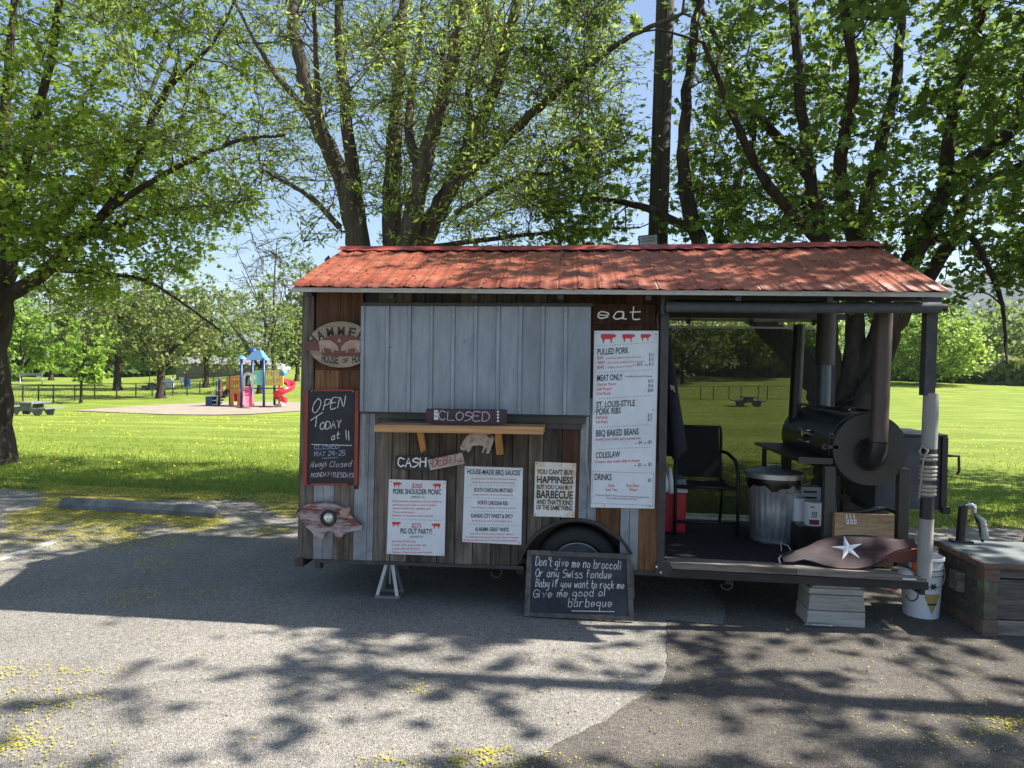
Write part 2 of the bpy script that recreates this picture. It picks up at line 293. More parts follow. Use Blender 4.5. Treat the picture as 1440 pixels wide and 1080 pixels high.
def lawnmat():
    m = bpy.data.materials.new('lawn'); m.use_nodes = True; N = m.node_tree.nodes; L = m.node_tree.links; b = N['Principled BSDF']; b.inputs['Roughness'].default_value = .9; b.inputs['Specular IOR Level'].default_value = .15
    tc = N.new('ShaderNodeTexCoord')
    def nz(s, st=(1, 1, 1)):
        mp = N.new('ShaderNodeMapping'); mp.inputs['Scale'].default_value = st; L.new(tc.outputs['Object'], mp.inputs[0])
        n = N.new('ShaderNodeTexNoise'); n.inputs['Scale'].default_value = s; n.inputs['Detail'].default_value = 7; n.inputs['Roughness'].default_value = .65; L.new(mp.outputs[0], n.inputs['Vector']); return n.outputs[0]
    def ramp(f, a, b_, p, q):
        r = N.new('ShaderNodeValToRGB'); r.color_ramp.elements[0].color = a+(1,); r.color_ramp.elements[1].color = b_+(1,); r.color_ramp.elements[0].position = p; r.color_ramp.elements[1].position = q; L.new(f, r.inputs[0]); return r.outputs[0]
    fine = ramp(nz(9, (1, 1.0, 1)), (.100, .150, .018), (.195, .25, .038), .33, .67)
    big = ramp(nz(.25, (1, 2.2, 1)), (.0, .0, .0), (1, 1, 1), .46, .66)
    mx = N.new('ShaderNodeMix'); mx.data_type = 'RGBA'; L.new(big, mx.inputs[0]); L.new(fine, mx.inputs[6]); mx.inputs[7].default_value = (.25, .31, .055, 1)
    # bare, littered strip beside the asphalt
    sp = N.new('ShaderNodeSeparateXYZ'); L.new(tc.outputs['Object'], sp.inputs[0])
    ad = N.new('ShaderNodeMath'); ad.operation = 'MULTIPLY_ADD'; ad.inputs[1].default_value = 2.6; L.new(nz(.9), ad.inputs[0]); L.new(sp.outputs[1], ad.inputs[2])
    mr = N.new('ShaderNodeMapRange'); mr.inputs[1].default_value = 9.7; mr.inputs[2].default_value = 10.8; mr.inputs[3].default_value = .75; mr.inputs[4].default_value = 0; L.new(ad.outputs[0], mr.inputs[0])
    m2 = N.new('ShaderNodeMix'); m2.data_type = 'RGBA'; L.new(mr.outputs[0], m2.inputs[0]); L.new(mx.outputs[2], m2.inputs[6]); L.new(ramp(nz(6), (.12, .10, .06), (.26, .25, .07), .35, .65), m2.inputs[7])
    L.new(m2.outputs[2], b.inputs['Base Color'])
    bn = N.new('ShaderNodeBump'); bn.inputs['Strength'].default_value = .9; bn.inputs['Distance'].default_value = .06; L.new(nz(16), bn.inputs['Height']); L.new(bn.outputs[0], b.inputs['Normal']); return m
m_lawn = lawnmat()
def screenmat():
    m = bpy.data.materials.new('shade_cloth'); m.use_nodes = True; N = m.node_tree.nodes; L = m.node_tree.links; b = N['Principled BSDF']
    b.inputs['Base Color'].default_value = (.035, .038, .026, 1); b.inputs['Roughness'].default_value = .9
    tc = N.new('ShaderNodeTexCoord'); tr = N.new('ShaderNodeBsdfTransparent'); mx = N.new('ShaderNodeMixShader')
    n = N.new('ShaderNodeTexNoise'); n.inputs['Scale'].default_value = 170; mp = N.new('ShaderNodeMapping'); mp.inputs['Scale'].default_value = (1, 1, 1); L.new(tc.outputs['Object'], mp.inputs[0]); L.new(mp.outputs[0], n.inputs[0])
    mr = N.new('ShaderNodeMapRange'); mr.inputs[1].default_value = .3; mr.inputs[2].default_value = .7; mr.inputs[3].default_value = .24; mr.inputs[4].default_value = .50; L.new(n.outputs[0], mr.inputs[0])
    L.new(mr.outputs[0], mx.inputs[0]); L.new(b.outputs[0], mx.inputs[1]); L.new(tr.outputs[0], mx.inputs[2]); L.new(mx.outputs[0], N['Material Output'].inputs[0]); return m
m_screen = screenmat()

# ------------------------------------------------------------------ terrain and ground
def grid_mesh(xs, ys, zf):
    mb = MB(); X, Y = np.meshgrid(xs, ys); Z = zf(X, Y); nx = len(xs)
    mb.v = list(zip(X.ravel().tolist(), Y.ravel().tolist(), Z.ravel().tolist()))
    mb.f = [(j*nx+i, j*nx+i+1, (j+1)*nx+i+1, (j+1)*nx+i) for j in range(len(ys)-1) for i in range(nx-1)]
    return mb
xs = np.concatenate([np.linspace(-900, -130, 12), np.linspace(-120, 120, 81), np.linspace(130, 900, 12)])
ys = np.concatenate([[-300, -100, -30, -10, 0, 4, 7], np.linspace(8, 70, 50), np.linspace(73, 170, 30), np.linspace(200, 900, 10)])
struct('lawn', grid_mesh(xs, ys, lambda X, Y: gz(X, Y)-.012), m_lawn, smooth=True)
rng = np.random.default_rng(3)
def edge_y(x): return 8.15 + .10*math.sin(x*1.7) + .07*math.sin(x*4.3+1) + .04*math.sin(x*11) - .05*x*(x > 0)*.6
mb = MB(); xx = np.arange(-30, 30.01, .1)
top = [(x, edge_y(x), 0) for x in xx]; bot = [(x, -12, 0) for x in xx]
n = len(xx); mb.v = top+bot; mb.f = [(i, n+i, n+i+1, i+1)[::1] for i in range(n-1)]
struct('car_park_asphalt', mb, m_asph)
pp = [hz(*p, .004) for p in [(1021, 862), (1019, 878), (937, 871), (937, 945), (930, 962), (905, 978), (862, 1004), (800, 1037), (742, 1068), (700, 1095)]]
pp = [(p[0], p[1], .004) for p in pp] + [(-1.0, -12, .004), (14, -12, .004), (14, 7.2, .004), (1.05, 7.2, .004)]
rj = random.Random(4); q_ = []
for a, b in zip(pp, pp[1:]+pp[:1]):
    n = max(1, int(math.dist(a, b)/.07)) if b[1] > .5 and a[1] > .5 and b[0] < 10 and a[0] < 10 else 1
    for i in range(n): t = i/n; j = .014 if 0 < i else 0; q_.append((a[0]+(b[0]-a[0])*t+rj.uniform(-j, j), a[1]+(b[1]-a[1])*t+rj.uniform(-j, j), .004))
pp = q_
mb = MB().poly(pp); struct('asphalt_patch', mb, m_asphd)
mb = MB().add([(-4.70, 4.4, .004), (-4.59, 4.4, .004), (-4.60, 7.0, .004), (-4.71, 7.0, .004)], [(0, 1, 2, 3)]); struct('parking_line', mb, m_line)
# hills
def hill(name, dist, prof, seed):
    r = np.random.default_rng(seed); mb = MB(); az = np.linspace(-75, 75, 90); rows = 7
    for k in range(rows):
        for a in az:
            h = np.interp(a, prof[0], prof[1]) + 9*math.sin(a*.31+seed)+4*math.sin(a*.9+seed*2)+r.normal(0, 1.5)
            d = dist + k*55.; t = k/(rows-1.); z = -4 + (h+4)*(1-(1-t)**1.5) + (r.normal(0, 4) if 0 < k < rows-1 else 0)
            mb.v.append((d*math.sin(math.radians(a)), d*math.cos(math.radians(a)), z))
    nn = len(az); mb.f = [(j*nn+i, j*nn+i+1, (j+1)*nn+i+1, (j+1)*nn+i) for j in range(rows-1) for i in range(nn-1)]
    struct(name, mb, m_hill, smooth=True)
hill('hills', 1500, ([-75, -40, -30, -20, 0, 20, 28, 40, 75], [160, 130, 120, 130, 120, 190, 250, 260, 200]), 3)
# play sand
up_ = [(105, 577.5), (140, 575), (180, 572.5), (240, 569), (300, 566), (360, 565), (430, 566), (520, 570)]
lo_ = [(105, 578), (150, 580), (200, 582), (240, 583.5), (300, 584), (350, 583), (430, 578), (520, 574)]
mb = MB(); K = 26
for r_ in range(5):
    for i in range(K):
        u = 105+(520-105)*i/(K-1); a = np.interp(u, [p[0] for p in up_], [p[1] for p in up_]); b = np.interp(u, [p[0] for p in lo_], [p[1] for p in lo_])
        g = ground(u, a+(b-a)*r_/4); mb.v.append((g[0], g[1], g[2]+.03))
mb.f = [(r_*K+i, (r_+1)*K+i, (r_+1)*K+i+1, r_*K+i+1) for r_ in range(4) for i in range(K-1)]
struct('play_sand', mb, m_sand)

# ------------------------------------------------------------------ trees
def smooth_path(P, k=4):
    P = [np.array(p, float) for p in P]; Q = [2*P[0]-P[1]]+P+[2*P[-1]-P[-2]]; out = []
    for i in range(1, len(Q)-2):
        for t in np.linspace(0, 1, k, endpoint=False):
            a, b, c, d = Q[i-1:i+3]; out.append(.5*((2*b)+(-a+c)*t+(2*a-5*b+4*c-d)*t*t+(-a+3*b-3*c+d)*t**3))
    out.append(P[-1]); return out
class Wood:
    def __init__(s): s.V = []; s.F = []; s.n = 0
    def tube(s, pts, rs, n):
        P = np.array(pts); k = len(P); T = np.gradient(P, axis=0); T /= np.linalg.norm(T, axis=1)[:, None]+1e-9
        m = T.mean(0); ref = np.array([0, 0, 1.]) if abs(m[2]) < .8 else np.array([1., .1, 0])
        U = np.cross(T, ref); U /= np.linalg.norm(U, axis=1)[:, None]+1e-9; W = np.cross(U, T)
        a = np.arange(n)*2*math.pi/n; R = np.array(rs)[:, None, None]
        V = P[:, None, :]+R*(U[:, None, :]*np.cos(a)[None, :, None]+W[:, None, :]*np.sin(a)[None, :, None]); s.V.append(V.reshape(-1, 3))
        i = np.arange(k-1)[:, None]*n; j = np.arange(n)[None, :]; j2 = (j+1) % n
        s.F.append((np.stack([i+j, i+j2, i+n+j2, i+n+j], -1).reshape(-1, 4))+s.n); s.n += k*n
def quickmesh(name, V, F, mat_, base):
    V = np.asarray(V, np.float32)-np.array(base, np.float32); F = np.asarray(F, np.int32); m = bpy.data.meshes.new(name)
    m.vertices.add(len(V)); m.vertices.foreach_set('co', V.ravel()); k = F.shape[1]
    m.loops.add(F.size); m.loops.foreach_set('vertex_index', F.ravel()); m.polygons.add(len(F))
    m.polygons.foreach_set('loop_start', np.arange(0, F.size, k, dtype=np.int32)); m.update(calc_edges=True); m.materials.append(mat_); return m
TPL = {}
def tpl(kind):
    if kind == 'maple':
        rim = [(0, 0), (.28, -.05), (.50, .22), (.30, .34), (.42, .72), (.14, .62), (0, 1.05), (-.14, .62), (-.42, .72), (-.30, .34), (-.50, .22), (-.28, -.05)]
        V = [(0, .32, .0)]+[(x, y, .12*abs(x)+.05*y*y) for x, y in rim]; k = len(rim); F = [(0, 1+i, 1+(i+1) % k) for i in range(k)]
    elif kind == 'simple':
        V = [(0, 0, 0), (.34, .40, .10), (0, 1, 0), (-.34, .40, .10)]; F = [(0, 1, 2), (0, 2, 3)]
    elif kind == 'clump':
        V = [(0, 0, 0), (.5, .25, .15), (.36, .8, .0), (0, 1, .1), (-.42, .7, .1), (-.5, .2, 0)]; F = [(0, 1, 2), (0, 2, 3), (0, 3, 4), (0, 4, 5)]
    else:  # narrow
        V = [(0, 0, 0), (.14, .45, .05), (0, 1, -.08), (-.14, .45, .05)]; F = [(0, 1, 2), (0, 2, 3)]
    return np.array(V, float), np.array(F)
def leaves(name, pos, size, kind, mat_, base, rg, flat=.75, root=None, dirs=None):
    T, TF = tpl(kind); N = len(pos); nrm = rg.normal(0, 1, (N, 3))*(1-flat)+np.array([0, 0, flat]); nrm /= np.linalg.norm(nrm, axis=1)[:, None]
    d = rg.normal(0, 1, (N, 3)) if dirs is None else dirs+rg.normal(0, .45, (N, 3))
    d[:, 2] -= .35; d -= nrm*(d*nrm).sum(1)[:, None]; d /= np.linalg.norm(d, axis=1)[:, None]+1e-9; r = np.cross(d, nrm)
    sz = (size*rg.uniform(.45, 1.4, N))[:, None, None]
    V = pos[:, None, :]+sz*(T[None, :, 0:1]*r[:, None, :]+T[None, :, 1:2]*d[:, None, :]+T[None, :, 2:3]*nrm[:, None, :])
    F = (TF[None]+(np.arange(N)*len(T))[:, None, None]).reshape(-1, 3)
    m = quickmesh(name, V.reshape(-1, 3), F, mat_, base); o = bpy.data.objects.new(name, m); COL.objects.link(o); o.parent = root; return o
def make_tree(name, limbs, crowns, natt, leafk, lsize, lmat, bmat, label, cat='tree', group=None, seed=1, twigs=5, lper=7, tl=.45, keep=None, sides=10, flat=.75, tr=.0045, shell=.35, zmin=None, spread=.032, upb=.0):
    """limbs: [(points, r0, r1)], first is the trunk. crowns: [(centre, radii, weight)]"""
    rg = np.random.default_rng(seed); base = np.array(limbs[0][0][0], float)
    root = thing(name, base, label, cat, group); W = Wood(); B = Wood(); nodes = []; nr = []
    for i, (P, r0, r1) in enumerate(limbs):
        S = smooth_path(P, 5); k = len(S); tt = np.linspace(0, 1, k); rs = r0+(r1-r0)*tt**.8
        if i == 0: rs = rs*(1+.55*np.exp(-tt*9)); S[0] = S[0]-np.array([0, 0, .15])
        S = [p+rg.normal(0, .012, 3)*(r0*6 if j else 0) for j, p in enumerate(S)]
        (W if i == 0 else B).tube(S, rs*rg.uniform(.95, 1.06, k), sides)
        st = 0 if i else int(k*.75)
        for j in range(max(st, 2), k): nodes.append(S[j]); nr.append(rs[j])
    att = []; tot = sum(c[2] for c in crowns)
    for c, R, w in crowns:
        k = int(natt*w/tot)
        while k > 0:
            v = rg.normal(0, 1, 3); v /= np.linalg.norm(v); u = rg.uniform(0, 1)**(shell); p = np.array(c)+v*u*np.array(R)
            if zmin is not None and p[2] < zmin: continue
            if keep and not keep(p): continue
            att.append(p); k -= 1
    att = np.array(att); nodes = np.array(nodes); nr = np.array(nr); lim = len(nodes)
    d0 = np.min(np.linalg.norm(att[:, None]-nodes[None], axis=2), axis=1); att = att[np.argsort(d0)]
    NP = [nodes]; NR = [nr]; pos = []; dirs = []
    for a in att:
        A = np.concatenate(NP) if len(NP) > 1 else NP[0]; 
        if len(NP) > 40: NP = [A]; NR = [np.concatenate(NR)]
        dd = np.linalg.norm(A-a, axis=1)+.5*np.maximum(0, A[:, 2]-a[2]); j = int(np.argmin(dd)); s = A[j]; L = np.linalg.norm(a-s)
        pr = float(np.concatenate(NR)[j]) if len(NR) > 1 else float(NR[0][j])
        mid = (s+a)/2+np.array([0, 0, .10*L])+rg.normal(0, .06*L, 3); q = smooth_path([s, (s+mid)/2+rg.normal(0, .03*L, 3), mid, a], 2)
        k = len(q); r0 = min(pr*.75, .010+.011*L); rr = np.linspace(r0, tr*1.1, k)
        B.tube(q, rr, 5 if r0 > .02 else 4)
        NP.append(np.array(q[2:])); NR.append(rr[2:])
        ax = (q[-1]-q[-3]); ax /= np.linalg.norm(ax)+1e-9
        for t in range(twigs):
            st = q[-1-(t % 3)] if k > 4 else q[-1]; dv = ax*.5+rg.normal(0, .62, 3); dv[2] = dv[2]*.6+upb; dv /= np.linalg.norm(dv)+1e-9; ln = tl*rg.uniform(.5, 1.3)
            e = st+dv*ln; mm = st+dv*ln*.5+rg.normal(0, .05*ln, 3)+np.array([0, 0, .04*ln]); B.tube([st, mm, e], [tr, tr*.8, tr*.45], 3)
            for f in np.linspace(.3, 1.05, lper): pos.append((st*(1-f)+e*f)+rg.normal(0, spread, 3)); dirs.append(dv)
    bk = Wood(); 
    o = bpy.data.objects.new('trunk', quickmesh('trunk', np.concatenate(W.V), np.concatenate(W.F), bmat, base)); COL.objects.link(o); o.parent = root; finish(o, True)
    o = bpy.data.objects.new('branches', quickmesh('branches', np.concatenate(B.V), np.concatenate(B.F), bmat, base)); COL.objects.link(o); o.parent = root; finish(o, True)
    if pos and leafk: leaves('crown', np.array(pos), lsize, leafk, lmat, base, rg, flat, root, np.array(dirs))
    return root
def L_(pts, y, dy=0):   # limb through photo pixels on planes y.. y+dy
    k = len(pts)-1; return [hy(p[0], p[1], y+dy*(i/k)**1.2) for i, p in enumerate(pts)]
# A: maple on the left
gA = ground(-12, 650); yA = gA[1]
A0 = [gA, hy(-10, 560, yA), hy(-8, 470, yA), hy(0, 400, yA), hy(5, 362, yA)]
limbsA = [(A0, .27, .21), (L_([(2, 372), (6, 260), (8, 130), (20, 0), (25, -180)], yA), .13, .03), (L_([(4, 420), (60, 385), (110, 335), (150, 295), (185, 240), (215, 165), (250, 90)], yA, -.9), .13, .03),
    (L_([(5, 368), (60, 335), (115, 270), (180, 190), (215, 120), (260, 10)], yA, 1.8), .11, .025), (L_([(10, 360), (30, 250), (65, 110), (90, -30), (120, -200)], yA, -2.2), .11, .02),
    (L_([(60, 378), (150, 385), (205, 395), (255, 425), (310, 465)], yA, -1.2), .045, .012), (L_([(110, 335), (200, 305), (280, 290), (370, 280)], yA-.5, 1.5), .06, .015),
    (L_([(150, 295), (240, 240), (330, 200), (400, 190)], yA-.6, -1.0), .055, .015), (L_([(0, 365), (-60, 250), (-120, 100), (-160, -80)], yA, 1.0), .12, .03), (L_([(0, 370), (-40, 300), (-60, 200), (-60, 60)], yA, -2.8), .10, .03),
    (L_([(0, 372), (40, 250), (130, 120), (200, -40)], yA, 3.4), .09, .02), (L_([(215, 165), (250, 110), (300, 60), (340, -20)], yA-.9, -.6), .04, .012)]
make_tree('maple_tree', limbsA, [((gA[0]+.6, gA[1]-.3, 5.6), (4.0, 3.6, 3.3), 1.0), ((gA[0]+2.4, gA[1]-.6, 4.1), (1.9, 1.8, 1.4), .28)], 700, 'maple', .070, m_leafA, m_barkd,
    'broad maple with light green leaves and a trunk cut by the left edge', 'tree', seed=11, twigs=6, lper=9, tl=.5, zmin=2.3, flat=.55)
def clear_pole(p): return p[1] > 10.8 or abs(p[0]-hy(929, 150, p[1])[0]) > .52
# B: many-stemmed tree behind the shed
yB = 9.0; gB = np.array([hy(548, 560, yB)[0], yB, 0.])
limbsB = [([gB, gB+[.0, 0, .5], gB+[.02, .02, 1.1], hy(548, 440, yB)], .46, .40),
    (L_([(535, 450), (510, 390), (503, 340), (480, 250), (450, 180), (428, 110), (412, 20), (400, -120)], yB, -.3), .18, .06), (L_([(530, 440), (508, 350), (498, 260), (487, 160), (478, 60), (470, -120)], yB+.25, .5), .15, .05),
    (L_([(548, 450), (552, 350), (552, 250), (558, 150), (565, 40), (570, -130)], yB+.1, .8), .18, .05), (L_([(552, 450), (572, 345), (592, 245), (615, 160), (640, 60), (655, -90)], yB-.15, -.7), .165, .05),
    (L_([(556, 450), (595, 340), (630, 270), (665, 195), (700, 110), (725, 10), (745, -120)], yB, -.2), .16, .045), (L_([(630, 270), (690, 215), (760, 150), (830, 90), (890, 50), (960, 20)], yB, -1.0), .08, .02),
    (L_([(478, 320), (440, 280), (400, 255), (370, 240)], yB-.1, -1.0), .045, .015), (L_([(450, 180), (400, 120), (360, 60), (320, -20)], yB-.2, .8), .06, .015),
    (L_([(592, 245), (575, 180), (585, 90), (600, -40)], yB-.3, 1.5), .08, .03), (L_([(480, 250), (455, 200), (445, 100), (440, -40)], yB-.2, -1.5), .06, .02),
    (L_([(665, 195), (660, 120), (680, 40), (700, -60)], yB, 1.5), .07, .02), (L_([(590, 350), (700, 335), (800, 325), (900, 320)], yB+.4, .7), .045, .012), (L_([(640, 300), (730, 250), (800, 240), (880, 200)], yB+.3, .9), .04, .012)]
make_tree('ash_tree', limbsB, [((gB[0]+.2, 9.0, 6.6), (4.3, 3.4, 4.2), 1.), ((gB[0]+2.3, 9.2, 4.6), (2.6, 2.2, 1.7), .3)], 900, 'narrow', .085, m_leafB, m_bark,
    'many-stemmed grey tree with sparse young leaves rising behind the middle of the shed roof', 'tree', seed=5, keep=clear_pole, twigs=10, lper=7, tl=.46, zmin=2.9, flat=.3, spread=.035, tr=.0052, upb=.25)
# D: maple behind the smoker
yD = 8.7; gD = ground(1190, 700); gD = np.array([hy(1190, 640, yD)[0], yD, 0.])
limbsD = [([gD, gD+[0, 0, .4], hy(1189, 640, yD), hy(1186, 590, yD), hy(1184, 560, yD)], .33, .29),
    (L_([(1180, 600), (1150, 540), (1100, 480), (1050, 430), (1005, 380), (975, 320), (962, 240), (966, 130), (985, 0)], yD, .4), .20, .05),
    (L_([(1176, 590), (1167, 500), (1162, 420), (1158, 345), (1140, 250), (1125, 130), (1110, -60)], yD+.1, -.6), .14, .045), (L_([(1186, 580), (1200, 500), (1203, 420), (1208, 350), (1230, 240), (1262, 100), (1270, -60)], yD-.1, .9), .14, .045),
    (L_([(1190, 585), (1225, 500), (1255, 430), (1290, 345), (1330, 270), (1385, 210), (1450, 170), (1540, 130)], yD, -.5), .17, .045), (L_([(1196, 600), (1235, 520), (1262, 450), (1305, 390), (1340, 330), (1370, 265), (1440, 230)], yD-.25, .7), .14, .04),
    (L_([(1208, 350), (1180, 240), (1200, 120), (1180, -40)], yD, -2.4), .10, .03), (L_([(1290, 345), (1360, 330), (1400, 400), (1412, 450), (1416, 512)], yD-.1, -1.2), .05, .01), (L_([(1330, 270), (1340, 150), (1380, 30), (1400, -80)], yD-.2, -1.5), .08, .02),
    (L_([(970, 320), (900, 290), (830, 280), (760, 290)], yD+.4, 1.5), .07, .015), (L_([(1158, 345), (1080, 260), (1030, 160), (990, 60)], yD-.1, -1.5), .08, .02), (L_([(1140, 250), (1060, 150), (1000, 40), (960, -60)], yD, 1.8), .07, .02),
    (L_([(1010, 385), (1015, 300), (1060, 200), (1050, 80)], yD+.3, 1.2), .07, .02)]
make_tree('maple_tree', limbsD, [((gD[0]+.6, 8.5, 5.6), (4.4, 3.3, 3.2), 1.), ((gD[0]+2.4, 8.0, 3.5), (1.6, 1.4, 1.2), .16), ((gD[0]-1.9, 9.6, 4.1), (2.0, 1.5, 1.3), .18), ((gD[0]+1.6, 6.4, 6.0), (3.0, 1.7, 1.8), .26)], 800, 'maple', .080, m_leafD, m_barkd,
    'leaning dark-trunked maple with deep green leaves behind the smoker and the deck end', 'tree', seed=21, twigs=6, lper=9, tl=.5, zmin=2.45, flat=.55, keep=clear_pole)
# E: maple just off to the right; its shade falls on the car park
gE = np.array([8.6, 3.4, 0.])
limbsE = [([gE, gE+[0, 0, 1.2], gE+[-.1, .1, 2.6]], .3, .24), ([gE+[-.1, .1, 2.4], gE+[-1.2, .5, 4.], gE+[-2.4, .8, 5.6], gE+[-3.6, .9, 6.8]], .16, .04), ([gE+[-.1, .1, 2.5], gE+[-.3, -1.0, 4.6], gE+[-1.2, -2.2, 6.6]], .15, .04),
    ([gE+[-.1, .1, 2.5], gE+[.2, .2, 5], gE+[.1, .3, 8.6]], .18, .05), ([gE+[-.1, .1, 2.5], gE+[.6, 1.6, 4.4], gE+[.3, 3.0, 6.2]], .15, .04), ([gE+[0, .1, 2.5], gE+[1.6, -.3, 4.4], gE+[3., -.2, 6.4]], .15, .04), ([gE+[-1.2, .5, 4.], gE+[-2.6, -.6, 4.9], gE+[-4.0, -1.6, 5.6]], .08, .03)]
make_tree('maple_tree', limbsE, [(gE+[-.6, -.3, 6.4], (4.2, 3.9, 2.6), 1.)], 125, 'maple', .11, m_leafE, m_barkd,
    'green maple standing to the right of the wooden chest, shading the car park', 'tree', seed=31, twigs=7, lper=6, tl=.55, zmin=3.0, shell=.5)

gF = np.array([10.0, 11.2, float(gz(10., 11.2))])
limbsF = [([gF, gF+[0, 0, 1.2], gF+[-.1, 0, 2.4]], .3, .25), ([gF+[-.1, 0, 2.2], gF+[-1.5, -.3, 4.], gF+[-2.8, -.5, 5.4], gF+[-3.6, -.6, 6.6]], .16, .04), ([gF+[-.1, 0, 2.3], gF+[.1, .2, 5], gF+[.1, .3, 8.8]], .18, .05), ([gF+[-.1, 0, 2.3], gF+[-.5, -1.6, 4.4], gF+[-.8, -2.8, 6.2]], .14, .04), ([gF+[-.1, 0, 2.3], gF+[.6, 1.6, 4.4], gF+[.3, 3.0, 6.2]], .15, .04), ([gF+[0, 0, 2.3], gF+[1.6, -.3, 4.4], gF+[3., -.2, 6.4]], .15, .04)]
make_tree('maple_tree', limbsF, [(gF+[-.3, -.2, 5.6], (4.5, 3.6, 3.1), 1.)], 480, 'maple', .11, m_leafD, m_barkd,
    'dark green maple reaching in from the right edge over the lawn beyond the chest', 'tree', seed=37, twigs=5, lper=8, tl=.55, zmin=2.6, flat=.55)
def bg_tree(name, px, bpy_, h, rx, lm, label, seed, n=60, leaf=.3, dist_scale=1, trunk=.35, th=.28, bark=None, kind='clump', lper=6, twigs=4, group='trees across the park', bare=False, rz=None, base=None):
    g = ground(px, bpy_) if base is None else np.array(base); rg = np.random.default_rng(seed); H = h; t0 = H*th
    limbs = [([g, g+[0, 0, t0*.5], g+[rg.normal(0, .05), 0, t0]], trunk, trunk*.8), ([g+[0, 0, t0*.9], g+[rg.normal(0, .3), 0, H*.6], g+[rg.normal(0, .4), 0, H*.93]], trunk*.7, .05)]
    for i in range(7):
        a = i*2*math.pi/7+rg.uniform(-.3, .3); z0 = t0*rg.uniform(.85, 1.4); z1 = H*rg.uniform(.55, .85)
        limbs.append(([g+[0, 0, z0], g+[math.cos(a)*rx*.35, math.sin(a)*rx*.35, (z0+z1)/2], g+[math.cos(a)*rx*.75, math.sin(a)*rx*.75, z1]], trunk*.42, .04))
    cz = (H+t0*.8)/2; rz_ = (H-t0*.8)/2
    return make_tree(name, limbs, [(g+[0, 0, cz], (rx, rx, rz_), 1)], n, None if bare else kind, leaf, lm, bark or m_barkd, label, 'tree', group, seed, twigs=twigs, lper=lper, tl=rx*.16, sides=6, flat=.5, tr=max(.012, rx*.004), spread=rx*.035, shell=.4)
bg_tree('lime_tree', 28, 536, 12.5, 6.5, m_leafY, 'rounded bright lime tree beyond the park fence, nearest the left edge', 41, n=150, leaf=.55, trunk=.3, th=.1)
bg_tree('willow_tree', 72, 535, 19, 8, m_leafP, 'tall thin pale tree with feathery sparse leaves beyond the fence', 42, n=110, leaf=.42, trunk=.35, th=.2, lper=5)
bg_tree('young_tree', 114, 567, 6.6, 2.3, m_leafY, 'small bright yellow-green young tree in front of the fence near the picnic table', 43, n=70, leaf=.22, trunk=.10, th=.22)
bg_tree('park_tree', 165, 549, 13, 6.6, m_leafO, 'round budding olive tree with a pale scarred trunk beyond the fence', 44, n=170, leaf=.34, trunk=.42, th=.2)
bg_tree('park_tree', 140, 543, 13, 5, m_leafG, 'dark green bushy tree behind the budding olive trees', 45, n=110, leaf=.5, trunk=.3, th=.1)
bg_tree('park_tree', 226, 560, 11.5, 5.0, m_leafO, 'budding olive tree with a stout dark trunk left of the playground', 46, n=170, leaf=.26, trunk=.36, th=.2)
bg_tree('park_tree', 290, 545, 13, 6.0, m_leafO, 'pale olive tree right behind the orange playground panels', 47, n=150, leaf=.34, trunk=.3, th=.18)
bg_tree('park_tree', 366, 553, 11, 5.2, m_leafP, 'half-bare tree standing behind the playground roof', 48, n=120, leaf=.24, trunk=.34, th=.18, lper=4, twigs=5)
bg_tree('park_tree', 418, 536, 16, 6, m_leafO, 'tall olive tree close to the shed wall, beyond the red spiral slide', 49, n=130, leaf=.4, trunk=.3, th=.15)
bg_tree('park_tree', 385, 528, 22, 7.5, m_leafP, 'tall bare-branched tree standing highest behind the playground', 50, n=170, bare=True, trunk=.35, th=.2, twigs=8)
bg_tree('park_tree', 960, 540, 15, 8, m_leafO, 'pale budding tree seen above the shade screen near the wall', 51, n=130, leaf=.5, trunk=.3, th=.15)
bg_tree('park_tree', 1050, 532, 15, 10, m_leafA, 'light green tree seen above the middle of the shade screen', 52, n=150, leaf=.6, trunk=.3, th=.12)
bg_tree('park_tree', 1150, 530, 17, 9, m_leafY, 'bright tree behind the forked maple trunk', 53, n=150, leaf=.6, trunk=.3, th=.1)
bg_tree('linden_tree', 1312, 541, 10.2, 6.8, m_leafY, 'low bright yellow-green tree in the lawn behind the white wrapped post', 54, n=330, leaf=.34, trunk=.3, th=.06, lper=7)
bg_tree('park_tree', 1418, 534, 12, 9, m_leafP, 'pale green bushy tree at the right edge of the far lawn', 55, n=150, leaf=.6, trunk=.3, th=.05)
# far wood and hedges: one mass
rg = np.random.default_rng(77); pos = []
for k in range(26000):
    a = rg.uniform(-48, 62); d = rg.uniform(165, 215); x = d*math.sin(math.radians(a)); y = d*math.cos(math.radians(a))
    hmax = 7+3.5*math.sin(a*.55)+2.5*math.sin(a*1.7+2)+ (5 if a > 22 else 0); pos.append((x, y, gz(x, y)+hmax*rg.uniform(0, 1)**.8))
o = leaves('far_wood', np.array(pos), 2.0, 'clump', m_leafG, (0, 0, 0), rg, .3); o['kind'] = 'stuff'; o['label'] = 'hazy far wood closing off the park lawns'; o['category'] = 'woodland'
pos = []
for k in range(16000):
    px = rg.uniform(1240, 1560) if k % 3 else rg.uniform(930, 1240); a = math.atan((px-720)/FPX)+YAW; d = rg.uniform(118, 126); x = d*math.sin(a); y = d*math.cos(a)
    pos.append((x, y, gz(x, y)+(2.6+.9*math.sin(px*.045)+.5*math.sin(px*.13))*rg.uniform(0, 1)))
o = leaves('field_hedge', np.array(pos), .75, 'clump', m_leafO, (0, 0, 0), rg, .3); o['kind'] = 'stuff'; o['label'] = 'grey-green scrub hedge along the far side of the lawn'; o['category'] = 'hedge'
